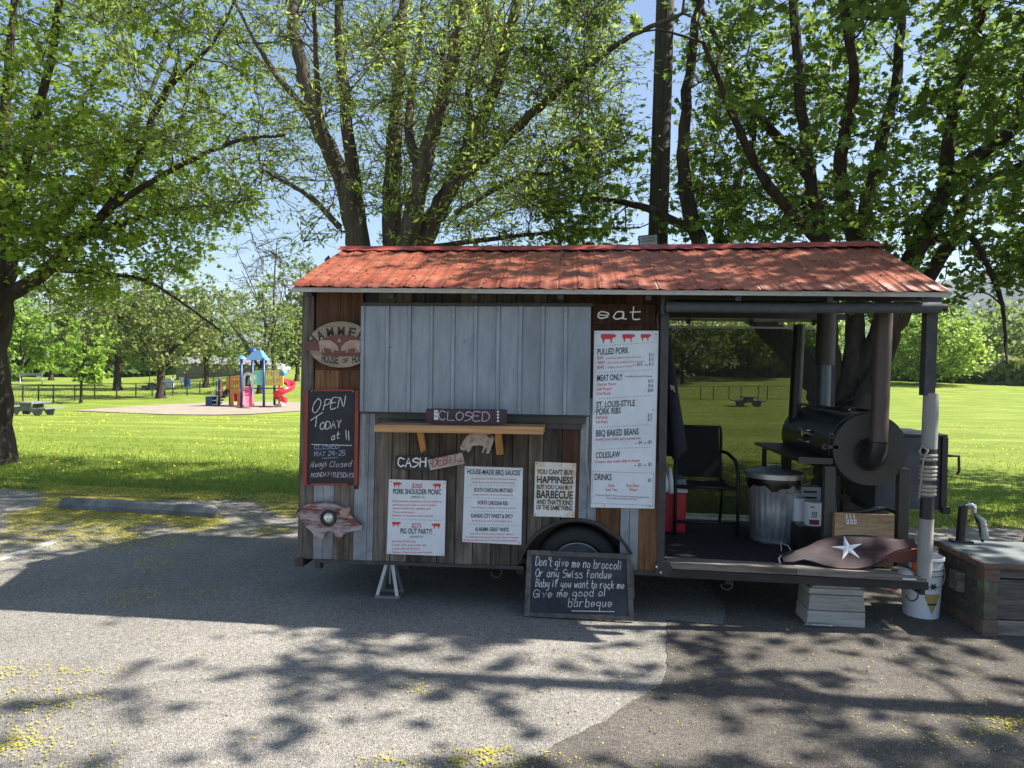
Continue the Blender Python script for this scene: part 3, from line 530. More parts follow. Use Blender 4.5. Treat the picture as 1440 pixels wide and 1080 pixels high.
# ------------------------------------------------------------------ ground litter, dandelions, blades
def scatter_px(n_, fn, size, mat_, name, kind, label, cat, seed, up=.004, tplk='simple'):
    r = np.random.default_rng(seed); P = fn(r, n_); return P
def pts_clusters(r, spec):
    out = []
    for (px, py, sx, sy, n_) in spec:
        c = hz(px, py, 0); ex = hz(px+sx, py, 0)-c; ey = hz(px, py+sy, 0)-c
        q = r.normal(0, .5, (n_, 2)); out.append(c[None]+q[:, :1]*ex[None]+q[:, 1:]*ey[None])
    return np.concatenate(out)
r = np.random.default_rng(5)
# streaky patches by rejection against a noise-like field
def field(x, y): return np.sin(x*2.1+1.3*np.sin(y*1.7))+np.sin(y*5.3+x*.8+1.5*np.sin(x*1.9))*.8+.6*np.sin(x*7.1+y*3.3)
P = np.stack([r.uniform(-9, -1.9, 200000), r.uniform(5.0, 8.6, 200000)], 1)
f = field(P[:, 0], P[:, 1]); dens = 1.0*sm((P[:, 1]-5.3)/2.2)*sm((f+.9)/1.2)+.02
far = (P[:, 1] > 7.0); keep = (r.uniform(0, 1, len(P)) < dens) & ((P[:, 0] < -3.0+.9*(P[:, 1]-6.4)) | far)
P1 = P[keep]
P = np.stack([r.uniform(-5.5, -1.0, 60000), r.uniform(4.35, 6.2, 60000)], 1); f = field(P[:, 0]*1.6+3, P[:, 1]*1.4); P2 = P[(f > 1.35) & (r.uniform(0, 1, len(P)) < .28) & (P[:, 0] < -2.2)]
P3 = pts_clusters(r, [(40, 945, 130, 14, 420), (60, 985, 110, 22, 380), (15, 1045, 70, 26, 420), (120, 1060, 60, 50, 80), (90, 1000, 60, 30, 60), (650, 1072, 150, 12, 380), (590, 970, 40, 12, 80), (700, 1060, 60, 10, 200), (1410, 1020, 60, 18, 260), (1340, 1035, 120, 26, 160)])[:, :2]
P4 = np.stack([r.uniform(-8, 7, 5200), r.uniform(1.9, 8, 5200)], 1)
f3 = field(P3[:, 0]*6, P3[:, 1]*9); P3 = P3[(f3 > -.2) | (r.uniform(0, 1, len(P3)) < .25)]; P1z = np.c_[P1, np.full(len(P1), .007)]; P1z[:, 2] += np.where(P1[:, 1] > 8, .01, 0); PP = np.concatenate([P2, P3, P4]); PP = np.c_[PP, np.full(len(PP), .007)]
nrm_sz = .012
o = leaves('fallen_blossom', P1z, .019, 'simple', m_litter, (0, 0, 0), r, .93); o['kind'] = 'stuff'; o['label'] = 'drift of yellow blossom along the lawn edge behind the wheel stop'; o['category'] = 'fallen blossom'
o = leaves('fallen_blossom', PP, nrm_sz, 'simple', m_litter, (0, 0, 0), r, .93); o['kind'] = 'stuff'; o['label'] = 'yellow blossom in patches over the open asphalt'; o['category'] = 'fallen blossom'
G = np.c_[r.uniform(-7, 7, 9000), r.uniform(1.9, 8, 9000), np.full(9000, .006)]
o = leaves('loose_grit', G, .011, 'simple', mat('grit_stone', (.10, .095, .085), (.36, .34, .30), scale=.7, lo=.2, hi=.8), (0, 0, 0), r, .6); o['kind'] = 'stuff'; o['label'] = 'loose grit on the car park'; o['category'] = 'grit'
# lawn verge: same blossom and blades on the grass edge
X = r.uniform(-14, 14, 70000); Y = 8.05+r.gamma(1.5, 1.7, 70000); Z = gz(X, Y)
T = np.array([[-.006, 0, 0], [.006, 0, 0], [0, 0, 1.]]); a = r.uniform(0, 6.28, len(X)); hh = r.uniform(.025, .06, len(X)); lx = r.normal(0, .02, (len(X), 2))
V = np.stack([np.stack([X-.006*np.cos(a), Y-.006*np.sin(a), Z-.012], 1), np.stack([X+.006*np.cos(a), Y+.006*np.sin(a), Z-.012], 1), np.stack([X+lx[:, 0], Y+lx[:, 1], Z+hh], 1)], 1)
mesh_ = quickmesh('grass_blades', V.reshape(-1, 3), np.arange(len(X)*3).reshape(-1, 3), m_blade, (0, 0, 0)); o = bpy.data.objects.new('grass_blades', mesh_); COL.objects.link(o); o['kind'] = 'stuff'; o['label'] = 'short green grass along the near edge of the lawn'; o['category'] = 'grass'
Xd = r.uniform(-26, 26, 34000); Yd = r.uniform(9.5, 40, 34000); fd = field(Xd*.35, Yd*.3+2); k = (fd > .1) & (r.uniform(0, 1, len(Xd)) < .5); Xd, Yd = Xd[k], Yd[k]
o = leaves('dandelions', np.stack([Xd, Yd, gz(Xd, Yd)+.045], 1), .032, 'clump', m_dand, (0, 0, 0), r, .8); o['kind'] = 'stuff'; o['label'] = 'yellow dandelions dotted over the lawn'; o['category'] = 'dandelions'

# ------------------------------------------------------------------ food trailer (shed on wheels)
D = 4.69
def W(px, py, off=0.): return hy(px, py, D-off)      # off: how far in front of the wall
def lx(px, py): return px + (600-py)*.0225            # uprights lean slightly in the photograph
def rect(x0, x1, y0, y1, off=0., slope=.03):          # TL,TR,BR,BL in photo pixels on the wall plane, following lean and fall
    s = slope if y0 > 560 else .018
    return [W(lx(x0, y0), y0, off), W(lx(x1, y0), y0+(x1-x0)*.018, off), W(lx(x1, y1), y1+(x1-x0)*slope, off), W(lx(x0, y1), y1, off)]
XL = float(W(422, 600)[0]); XR = float(W(932, 600)[0]); XE = float(W(1308, 700)[0]); YB = 6.32; FZ = .345; ZB = .285
trailer = thing('food_trailer', (0.2, 5.5, 0), 'weathered board food trailer with red tin roof and open smoker deck at its right end', 'food trailer')
T = trailer
def front_y(px, base): return base + (px-540)*.030
edges = [(427, 441, m_plank), (441, 475, m_brown), (475, 507, m_brown)]
for x0, x1, m in edges:
    pr = random.uniform(.0, .004)
    if m is m_brown:
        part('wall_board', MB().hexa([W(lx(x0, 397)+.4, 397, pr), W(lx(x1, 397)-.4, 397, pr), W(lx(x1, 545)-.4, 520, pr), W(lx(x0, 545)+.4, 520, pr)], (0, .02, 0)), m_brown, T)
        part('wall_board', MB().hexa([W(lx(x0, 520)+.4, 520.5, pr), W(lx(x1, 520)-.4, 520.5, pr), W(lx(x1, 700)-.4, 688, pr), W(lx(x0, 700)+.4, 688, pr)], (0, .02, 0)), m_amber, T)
    else: part('corner_post', MB().hexa([W(426, 397, .004), W(441, 397, .004), W(440, 786, .004), W(418, 785, .004)], (0, .08, 0)), m_plank, T)
for x0, x1, m in [(443, 457, m_galv2), (457, 472, m_galv2), (472, 500, m_plank), (500, 519, m_galv2), (519, 528, m_galv2)]:
    top = 682 if x0 < 500 else 575; nm = 'wall_board' if m is m_plank else 'metal_strip'; pr = .006 if m is m_plank else .002
    part(nm, MB().hexa([W(lx(x0, top)+.3, top, pr), W(lx(x1, top)-.3, top, pr), W(lx(x1, 790)-.3, front_y(x1, 789), pr), W(lx(x0, 790)+.3, front_y(x0, 789), pr)], (0, .018, 0)), m, T)
bx = [528, 552, 576, 595, 618, 643, 668, 694, 722, 744, 765, 791, 817]
for a, b in zip(bx[:-1], bx[1:]):
    pr = random.uniform(0, .006); lowcut = {694: 797, 722: 797, 744: 767, 765: 745.5, 791: 733.5}.get(a, front_y(a, 792)+random.uniform(-1, 3)); lowcut2 = {722: 785, 744: 745.5, 765: 733.5, 791: 731.5}.get(a, lowcut+.6)
    if a == 722: part('wall_board', MB().prism([W(lx(a, 397)+.55, 397, pr), W(lx(a, 790)+.55, 797, pr), W(728, 797, pr), W(730, 788, pr), W(734, 778, pr), W(lx(b, 766)-.55, 764, pr), W(lx(b, 397)-.55, 397, pr)], (0, .02, 0)), m_plank, T)
    else: part('wall_board', MB().hexa([W(lx(a, 397)+.55, 397, pr), W(lx(b, 397)-.55, 397, pr), W(lx(b, lowcut2)-.55, lowcut2, pr), W(lx(a, lowcut)+.55, lowcut, pr)], (0, .02, 0)), m_brown if a > 790 or a < 500 else m_plank, T)
for x0, x1, m in [(817, 829, m_galv2), (829, 842, m_galv2), (842, 875, m_amber), (875, 888, m_galv2), (888, 901, m_galv2), (901, 930, m_amber)]:
    top = 397 if m is not m_galv2 else 560; nm = 'wall_board' if m is m_amber else 'metal_strip'; pr = .005 if m is m_amber else .001
    lowL = {817: 732, 829: 733, 842: 737}.get(x0, front_y(x0, 797)); lowR = {817: 733, 829: 737, 842: 760}.get(x0, front_y(x1, 797))
    if m is m_amber:
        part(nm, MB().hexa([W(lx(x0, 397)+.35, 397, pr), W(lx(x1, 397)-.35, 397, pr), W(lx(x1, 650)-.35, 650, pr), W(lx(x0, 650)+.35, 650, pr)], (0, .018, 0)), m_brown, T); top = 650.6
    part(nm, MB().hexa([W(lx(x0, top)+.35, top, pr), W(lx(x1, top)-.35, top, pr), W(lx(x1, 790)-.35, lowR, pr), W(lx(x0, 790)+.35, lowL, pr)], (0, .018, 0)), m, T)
part('wall_board', MB().hexa([W(lx(817, 397), 397, 0), W(lx(843, 397)-.7, 397, 0), W(lx(843, 560)-.7, 558, 0), W(lx(817, 560), 558, 0)], (0, .018, 0)), m_brown, T)
part('wall_board', MB().hexa([W(lx(876, 397), 397, 0), W(lx(901, 397)-.5, 397, 0), W(lx(901, 560)-.5, 558, 0), W(lx(876, 560), 558, 0)], (0, .018, 0)), m_brown, T)
# inner carcass: lining set behind the boards, back and side walls
part('wall_lining', MB().box(XL+.02, XR-.02, D+.035, D+.05, FZ+.40, 2.16), m_black, T)
for i in range(9):
    y0 = D+.10+i*.171; part('side_board', MB().box(XL-.012-random.uniform(0, .004), XL+.012, y0+.002, y0+.168, ZB, 2.22), m_plank, T)
part('partition_wall', MB().box(XR-.03, XR-.006, D+.05, YB-.01, FZ, 2.22), m_black, T)
for i in range(14):
    w_ = (XR-XL-.02)/14; x0 = XL+.01+i*w_; part('back_board', MB().box(x0+.002, x0+w_-.002, YB-.005-random.uniform(0, .004), YB+.015, ZB, 2.12), m_plank, T)
# frame, floor
fa, fb = W(418, 797), W(738, 806)
part('chassis_beam', MB().box(XL+.02, XE, D+.30, D+.36, ZB-.09, ZB-.005), m_black, T)
part('chassis_beam', MB().box(XL-.02, XE, YB-.14, YB-.08, ZB-.09, ZB-.005), m_black, T)
part('skirt_trim', MB().hexa([W(440, 786.5, .016), W(736, 796.5, .016), W(736, 801, .016), W(440, 791, .016)], (0, .03, 0)), m_dark, T)
part('skirt_trim', MB().hexa([W(882, 802, .016), W(934, 804.5, .016), W(934, 810, .016), W(882, 807, .016)], (0, .03, 0)), m_dark, T)
part('frame_stub', MB().hexa([W(414, 785, .02), W(426, 785, .02), W(426, 797, .02), W(415, 797, .02)], (0, .25, 0)), m_black, T)
part('frame_stub', MB().box(XL+.12, XL+.16, D+.0, D+.05, ZB-.06, ZB-.01), m_black, T)
for xx_ in (-1.2, -.4, .3, 1.0, 1.7): part('cross_member', MB().box(xx_, xx_+.05, D+.13, YB-.15, ZB-.075, ZB-.01), m_black, T)
part('axle', MB().tube([(-.02, 5.12, .29), (-.02, 5.12, .29)][:1]+[(W(811, 800)[0]+.0, D+.25, .29), (W(811, 800)[0], YB-.25, .29)], .03, 8), m_black, T)
part('floor', MB().box(XL+.02, XR-.04, D+.13, YB-.02, ZB, FZ-.02), m_black, T)
part('floor_mat', MB().box(XR-.02, XE-.01, D+.105, YB-.01, FZ-.01, FZ), m_mat, T)
part('deck_board', MB().box(XR-.02, XE+.0, D+.06, YB-.01, ZB+.02, FZ-.014), m_greyx, T)
# deck nosing (falls slightly to the right in the photo)
part('deck_edge_board', MB().hexa([W(938, 790, .03), W(1120, 799.5, .03), W(1120, 808.5, .03), W(938, 799.5, .03)], (0, .125, 0)), m_greyx, T)
part('deck_edge_board', MB().hexa([W(1120.6, 799.5, .028), W(1303, 811, .028), W(1303, 819, .028), W(1120.6, 808.5, .028)], (0, .125, 0)), m_greyx, T)
part('deck_side_beam', MB().hexa([W(934, 800, .016), W(1306, 819.5, .016), W(1306, 830, .016), W(934, 811.5, .016)], (0, .06, 0)), m_black, T)
part('rear_light_block', MB().box(XL+.02, XE, YB-.05, YB-.03, .07, ZB-.0), m_black, T)  # board added to block light from behind and darken the ground underneath
part('end_beam', MB().box(XE-.02, XE+.01, D+.05, YB, ZB-.06, ZB+.06), m_black, T)
# posts
po = part('deck_post', MB().hexa([W(930, 410, .035), W(941.5, 410, .035), W(934, 797, .035), W(924.5, 797, .035)], (0, .012, 0)).hexa([W(937.5, 410, .02), W(941.5, 410, .02), W(934, 797, .02), W(930, 797, .02)], (0, .05, 0)), m_dark, T)
part('post_foot', MB().prism([W(921, 792, .04), W(940, 788, .04), W(946, 800, .04), W(940, 811, .04), W(922, 808, .04)], (0, .02, 0)), m_dark, T)
for p in ((923, 797), (929, 805)): part('bolt', MB().lathe(W(*p, .041), [(.0, -.012), (.006, -.010), (.008, 0)], 8, 'y'), m_bolt, T)
part('deck_post', MB().hexa([W(1305, 413, .03), W(1320.5, 413, .03), W(1315, 556, .03), W(1299.5, 556, .03)], (0, .07, 0)), m_dark, T)
def post_line(t): a = W(1309.5, 553, 0); b = W(1299.5, 812, 0); return a+(b-a)*t
PW = part('wrapped_post', MB().tube([post_line(0), post_line(.30)], [.045, .046], 18), m_wrap, T, 'auto')
part('wrapped_post', MB().tube([post_line(.68), post_line(1.0)], [.043, .044], 18), m_wrap, T, 'auto')
part('post_tape', MB().tube([post_line(.301), post_line(.43)], [.044, .043], 14), m_tape, T, 'auto')
part('post_tape', MB().tube([post_line(.57), post_line(.679)], [.039, .040], 14), m_tape, T, 'auto')
mb = MB()
for i in range(11):
    t = .335+i*.021; c = post_line(t); mb.lathe(c, [(.044, -.010), (.050, -.005), (.051, 0), (.050, .005), (.044, .010)], 14, 'z', False) if i not in (2, 7) else None
    if i == 1: mb.tube([c+np.array([-.05, -.02, .02]), c+np.array([-.07, -.03, .05]), c+np.array([-.055, -.03, .085]), c+np.array([-.03, -.05, .06]), c+np.array([-.045, -.03, .0]), c+np.array([-.06, -.02, -.25])], .006, 6)
part('rope_binding', mb, m_rope, T, True)
part('back_post', MB().box(XE-.09, XE-.04, YB-.03, YB+.02, FZ, 2.14), m_dark, T)
part('back_post', MB().box(XR+.02, XR+.06, YB-.03, YB+.02, FZ, 2.14), m_dark, T)
# screen at the back
st = hy(1190, 462, YB); sb = hy(1190, 717, YB); sl = XR+.06
part('screen_rail', MB().box(sl, XE-.09, YB-.01, YB+.01, st[2]-.01, st[2]+.006), m_fascia, T)
part('screen_rail', MB().box(sl, XE-.09, YB-.008, YB+.008, .375, .385), m_fascia, T)
part('shade_screen', MB().box(sl, XE-.09, YB-.003, YB+.0, .395, st[2]-.012), m_screen, T)
# roller
ra = W(936, 431.5, .10); rb = W(1322, 432.5, .10)
part('awning_roll', MB().tube([ra, (ra+rb)/2+np.array([0, 0, -.006]), rb], .0335, 18), m_tube, T, 'auto')
part('roll_end', MB().tube([ra-np.array([.035, 0, 0]), ra-np.array([.001, 0, 0])], .02, 10), m_black, T, 'auto')
part('roll_end', MB().tube([rb+np.array([.001, 0, 0]), rb+np.array([.035, 0, .0])], .026, 10), m_black, T, 'auto')
part('roll_bracket', MB().box(ra[0]-.03, ra[0]-.01, D-.12, D, ra[2]-.05, ra[2]+.09), m_dark, T)
part('pull_chain', MB().tube([W(926, 438, .05), W(924, 450, .05), W(926, 462, .05)], .004, 6), m_dark, T)
# roof
EL, ER, RL, RR = hy(409, 402.5, 4.44), hy(1338, 409, 4.44), hy(483, 350.5, 5.5), hy(1231, 343.5, 5.5)
def roofp(u, v, side=0, h=0.):      # u along, v up the slope
    a = EL+(ER-EL)*u; b = RL+(RR-RL)*u; b = b+np.array([0, 0, -.035*math.sin(u*math.pi)*.35]); p = a+(b-a)*v
    if side: p = np.array([p[0], 11.0-p[1], p[2]])
    return p+np.array([0, -.38*h if not side else .38*h, .92*h])
NR_ = 33
def roof_h(u):
    f = (u*NR_) % 1.; r_ = max(0, 1-abs(f-.12)/.09); return .009*min(1, r_*1.5)+.0028*math.sin((f-.12)*2*math.pi*1.5)
for side in (0, 1):
    cuts = [0, 5, 10, 14, 19, 24, 28, 33]
    for a, b in zip(cuts[:-1], cuts[1:]):
        mb = MB(); us = np.linspace(a/NR_, b/NR_+(.002 if b < 33 else 0), (b-a)*12+1); rows = 6; j = random.uniform(0, .003)
        for k in range(rows):
            v = -.012+k*(1.0+.012)/(rows-1)
            for u in us:
                p = roofp(u, v, side, roof_h(u)+(.0015 if (a % 2) else 0)+j+.003*math.sin(u*40+v*5)); mb.v.append(tuple(p))
        n_ = len(us)
        for k in range(rows-1):
            for i in range(n_-1):
                q = (k*n_+i, k*n_+i+1, (k+1)*n_+i+1, (k+1)*n_+i); mb.f.append(q if not side else q[::-1])
        o = part('roof_sheet', mb, m_roof, T, True)
        sol = o.modifiers.new('s', 'SOLIDIFY'); sol.thickness = .0012; sol.offset = -1
mb = MB(); us = np.linspace(-.004, 1.004, 140)
for k, (s_, v, h) in enumerate([(0, .90, .017), (0, .95, .018), (0, 1.0, .026), (1, .95, .018), (1, .90, .017)]):
    for u in us: mb.v.append(tuple(roofp(u, v+(.012*math.sin(u*NR_*2*math.pi) if k in (0, 4) else 0), s_, h)))
n_ = len(us); mb.f = [(k*n_+i, k*n_+i+1, (k+1)*n_+i+1, (k+1)*n_+i) for k in range(4) for i in range(n_-1)]
part('ridge_cap', mb, m_ridge, T, 'auto')
mb = MB(); a, b = hy(410, 404.5, 4.45), hy(1337, 411.5, 4.45); mb.hexa([a+np.array([0, 0, .002]), b+np.array([0, 0, .002]), b-np.array([0, 0, .026]), a-np.array([0, 0, .026])], (0, .018, 0)); part('eave_trim', mb, m_fascia, T)
mb = MB(); mb.hexa([(a[0], 6.54, a[2]), (b[0], 6.54, b[2]), (b[0], 6.54, b[2]-.026), (a[0], 6.54, a[2]-.026)], (0, .018, 0)); part('eave_trim', mb, m_fascia, T)
for side in (0, 1):
    for u0, u1 in ((.0, .5), (.5, 1.)):
        mb = MB(); q = [roofp(u0+.001, .02, side, -.014), roofp(u1-.001, .02, side, -.014), roofp(u1-.001, .99, side, -.014), roofp(u0+.001, .99, side, -.014)]
        part('roof_underboard', mb.hexa(q, (0, 0, -.008)), m_black, T)
    for k in range(8):
        u = .022+k*.1345; q0 = roofp(u, .03, side, -.026); q1 = roofp(u, .985, side, -.026); w_ = .035
        v_ = [q0, q0+np.array([w_, 0, 0]), q0+np.array([w_, 0, -.055]), q0+np.array([0, 0, -.055]), q1, q1+np.array([w_, 0, 0]), q1+np.array([w_, 0, -.055]), q1+np.array([0, 0, -.055])]
        part('rafter', MB().add(v_, [(0, 3, 2, 1), (4, 5, 6, 7), (0, 1, 5, 4), (1, 2, 6, 5), (2, 3, 7, 6), (3, 0, 4, 7)]), m_black, T)
for s_ in (0, 1):   # gable ends: left boarded, right open with a rafter pair
    x_ = XL-.012 if not s_ else XR-.03
    part('gable_board', MB().prism([(x_, D+.02, 2.221), (x_, YB-.02, 2.221), (x_, 5.5, 2.53)], (.02, 0, 0)), m_brown, T)
part('wall_plate', MB().box(XR+.01, XE+.03, D-.01, D+.035, 2.10, 2.16), m_black, T)
part('wall_plate', MB().box(XR+.01, XE+.03, YB-.03, YB+.015, 2.105, 2.155), m_black, T)
part('roof_corner_flap', MB().hexa([hy(456, 365, 5.3), hy(462, 359, 5.3), hy(466, 366, 5.3), hy(458, 371, 5.3)], (0, .01, 0)), m_black, T)
# shutter (raised-seam galvanised hatch)
S4 = [(508, 430), (831, 430.5), (829, 584), (506, 578.5)]
def SH(u, v, off):
    x = (S4[0][0]*(1-u)+S4[1][0]*u)*(1-v)+(S4[3][0]*(1-u)+S4[2][0]*u)*v; y = (S4[0][1]*(1-u)+S4[1][1]*u)*(1-v)+(S4[3][1]*(1-u)+S4[2][1]*u)*v; return W(x, y, off)
part('hatch_frame', MB().hexa([SH(.004, .0, .03), SH(.997, .0, .03), SH(.997, 1.02, .03), SH(.004, 1.02, .03)], (0, .025, 0)), m_dark, T)
part('hatch_hood', MB().hexa([W(509, 425.5, .07), W(834, 426.5, .07), W(834, 431, .07), W(509, 430, .07)], (0, .07, 0)), m_black, T)
seams = [0, .036, .108, .203, .298, .392, .489, .503, .590, .687, .785, .884, .970, 1.]
seams = [0, .108, .203, .299, .394, .492, .590, .687, .785, .884, 1.]
for i, (a, b) in enumerate(zip(seams[:-1], seams[1:])):
    mb = MB(); o_ = .062; w_ = .013
    prof = [(a, o_), (a+w_, o_), (a+w_*1.4, o_-.012), (b-.002, o_-.012), (b, o_-.013)]
    mb.v = [tuple(SH(u, v, of)) for v in (0, .5, 1) for u, of in prof]; k = len(prof)
    mb.f = [(r_*k+j, (r_+1)*k+j, (r_+1)*k+j+1, r_*k+j+1) for r_ in range(2) for j in range(k-1)]
    o = part('hatch_panel', mb, m_galv, T); sol = o.modifiers.new('s', 'SOLIDIFY'); sol.thickness = .003; sol.offset = 1
for i, s_ in enumerate(seams[1:-1]+[.988]):
    for v in (.055+(.01 if i % 3 else .03), .96): part('screw', MB().lathe(SH(s_+.006, v, .067), [(0, -.004), (.004, -.003), (.006, .003)], 8, 'y'), m_bolt, T)
for u, v in ((.222, .285), (.505, .17), (.50, .49), (.45, .33), (.49, .28), (.125, .105), (.13, .39)): part('screw', MB().lathe(SH(u, v, .053), [(0, -.003), (.004, -.002), (.006, .003)], 8, 'y'), m_dark, T)
part('hatch_sill', MB().hexa(rect(529, 822, 582, 588, .03, .028), (0, .03, 0)), m_olive, T)
part('hatch_prop', MB().tube([W(512.5, 583, .035), W(511, 671, .035)], .0085, 8), m_wrap, T)
part('hatch_prop', MB().tube([W(826.5, 586, .03), W(824, 640, .03), W(827, 682, .03)], .0085, 8), m_wrap, T)
mb = MB(); a, b, c_, d_ = W(526, 597.5, .27), W(764, 600.5, .27), W(764, 611, .27), W(526, 607.5, .27)
part('serving_shelf', mb.hexa([a, b, c_, d_], (0, .262, 0)), m_shelf, T, bevel=.002)
part('shelf_bracket', MB().hexa([W(586, 608.5, .10), W(595, 608.8, .10), W(599, 633, .02), W(592, 637, .02)], (0, .035, 0)), m_brk, T)
part('shelf_bracket', MB().hexa([W(695.5, 610, .10), W(705, 610.5, .10), W(708, 639, .02), W(698, 640, .02)], (0, .035, 0)), m_brk, T)
part('sill_rail', MB().hexa(rect(530, 818, 590, 596, .012, .028), (0, .012, 0)), m_dark, T)
# wheel
wc = W(812, 801); wc = np.array([wc[0], D+.10, .285])
wh = part('wheel', MB().lathe(wc, [(.0, -.005), (.05, -.008), (.055, 0.02), (.06, .10), (.0, .10)], 24, 'y'), m_rim, T, 'auto')
part('tyre', MB().lathe(wc, [(.175, -.02), (.20, -.045), (.25, -.05), (.275, -.035), (.285, -.01), (.285, .10), (.27, .13), (.18, .13)], 48, 'y', False), m_rubber, wh, 'auto')
part('rim', MB().lathe(wc, [(.055, .015), (.11, .03), (.135, .005), (.165, -.012), (.172, -.028), (.178, -.02), (.178, .05)], 40, 'y', False), m_rim, wh, True)
for k in range(5): a = k*2*math.pi/5+.3; part('wheel_nut', MB().lathe(wc+np.array([.085*math.cos(a), .012, .085*math.sin(a)]), [(.008, -.012), (.009, .01)], 6, 'y'), m_bolt, wh)
wh2 = copy_tree(wh, T); wh2.location = (0, YB-D-.33, 0)
ac = W(811, 814); mb = MB(); K = 40
for k in range(K+1):
    a = math.radians(13+140*k/K); 
    for rr, off in ((.385, .012), (.405, .012), (.405, -.01), (.385, -.20)): mb.v.append((ac[0]-rr*math.cos(a), D-off, ac[2]+rr*math.sin(a)))
mb.f = [(4*k+j, 4*k+j+1, 4*k+5+j, 4*k+4+j) for k in range(K) for j in range(3)]
part('wheel_arch', mb, m_black, T, 'auto')
mb = MB(); K = 30
for k in range(K+1):
    a = math.radians(2+176*k/K); mb.v += [(ac[0]-.385*math.cos(a), D+.21, ac[2]+.385*math.sin(a)), (ac[0]-.385*math.cos(a), D+.21, .25)]
mb.f = [(2*k, 2*k+1, 2*k+3, 2*k+2) for k in range(K)]; part('arch_lining', mb, m_black, T)
# tie-down rings
for px_, py_ in ((698, 797), (1022, 814), (1283, 829)):
    c = W(px_, py_, -.01); part('tie_ring', MB().tube([c+np.array([.036*math.cos(t), 0, -.036+.036*math.sin(t)]) for t in np.linspace(math.pi*1.0, 2*math.pi, 9)]+[c+np.array([.034, 0, 0]), ], .005, 6), m_dark, T, True)
part('reflector_lamp', MB().tube([hy(1236, 822, D+.10), hy(1262, 826, D+.10)], .018, 10), m_red, T, True)
part('lamp_lens', MB().hexa([hy(1255, 821, D+.08), hy(1262, 821.5, D+.08), hy(1262, 828, D+.08), hy(1255, 827, D+.08)], (0, .01, 0)), m_white, T)
rl = np.random.default_rng(9); pos = []
for k in range(1150):
    u = rl.uniform(0, 1); v = rl.uniform(0, .98); 
    if rl.uniform() < .75: u = (math.floor(u*NR_)+.24+rl.normal(0, .05))/NR_
    if u > 1 or u < 0: continue
    pos.append(roofp(u, v, 0, roof_h(u)+.008))
o = leaves('roof_litter', np.array(pos), .020, 'simple', m_dry, tuple(trailer.location), rl, .9, T); o['kind'] = 'stuff'

# ------------------------------------------------------------------ lettering
_tc = {}
def text_geo(s, weight=.0):
    k = (s, weight)
    if k in _tc: return _tc[k]
    c = bpy.data.curves.new('t', 'FONT'); c.body = s; c.size = 1; c.resolution_u = 3; c.offset = weight
    o = bpy.data.objects.new('t', c); m = o.to_mesh(); V = [tuple(v.co[:2]) for v in m.vertices]; F = [tuple(p.vertices) for p in m.polygons]
    o.to_mesh_clear(); bpy.data.objects.remove(o); bpy.data.curves.remove(c)
    if V:
        x0 = min(v[0] for v in V); x1 = max(v[0] for v in V); V = [((x-x0)/(x1-x0+1e-9), y/.70) for x, y in V]
    _tc[k] = (V, F); return V, F
def put(mb, s, x0, y0, x1, y1, cap, off, weight=.0, shear=0.):   # baseline from (x0,y0) to (x1,y1) in photo px; cap height in px
    V, F = text_geo(s, weight)
    vs = []
    for u, h in V:
        px_ = x0+(x1-x0)*u+h*cap*(.0225+shear); py_ = y0+(y1-y0)*u-h*cap; vs.append(W(px_, py_, off))
    mb.add(vs, F)
GL = {'A': '032a43 1636', 'B': '0a03 0a2a492707 27453403', 'C': '492a1a080523344 4'.replace(' ', ''), 'D': '0a03 0a2a48452303', 'E': '4a0a0343 0737', 'G': '492a080523344446 4626', 'H': '0a03 4a43 0747', 'I': '2a23', 'L': '0a0343',
      'M': '030a264a43', 'N': '030a434a', 'O': '2a080523454 82a'.replace(' ', ''), 'P': '030a 0a3a493706', 'R': '030a 0a3a493706 2643', 'S': '492a08174634 1303'.replace(' ', ''), 'T': '0a4a 2a23', 'U': '0a04133344 4a'.replace(' ', ''), 'W': '0a13273 34a'.replace(' ', ''), 'Y': '0a274a 2723',
      '1': '2a23', '2': '092a49470343', '4': '2a0545 3a33', '5': '4a0a073745330 3'.replace(' ', ''), '-': '0636', '&': '1636 2824', 'a': '3717050413343637 373343', 'b': '0a03 061737353303', 'c': '36170504133 4'.replace(' ', ''), 'd': '361706041333 3a33', 'e': '053536170605041334',
      'f': '392a1913 0737', 'g': '36170604143436 37312001', 'h': '0a03 05173733', 'i': '1713 1918', 'k': '0a03 3705 1633', 'l': '1a13', 'm': '0703 05172623 25374643', 'n': '0703 05173733', 'o': '1705041334361 7'.replace(' ', ''), 'p': '0700 061737353303', 'q': '36170604143436 3730',
      'r': '0703 051737', 's': '371706353303', 't': '1a142333 0737', 'u': '070413243637 3733', 'w': '0703152347'.replace('0703152347', '0713263347'), 'v': '071337', 'y': '07041434 37322000', "'": '1a18', 'D2': ''}
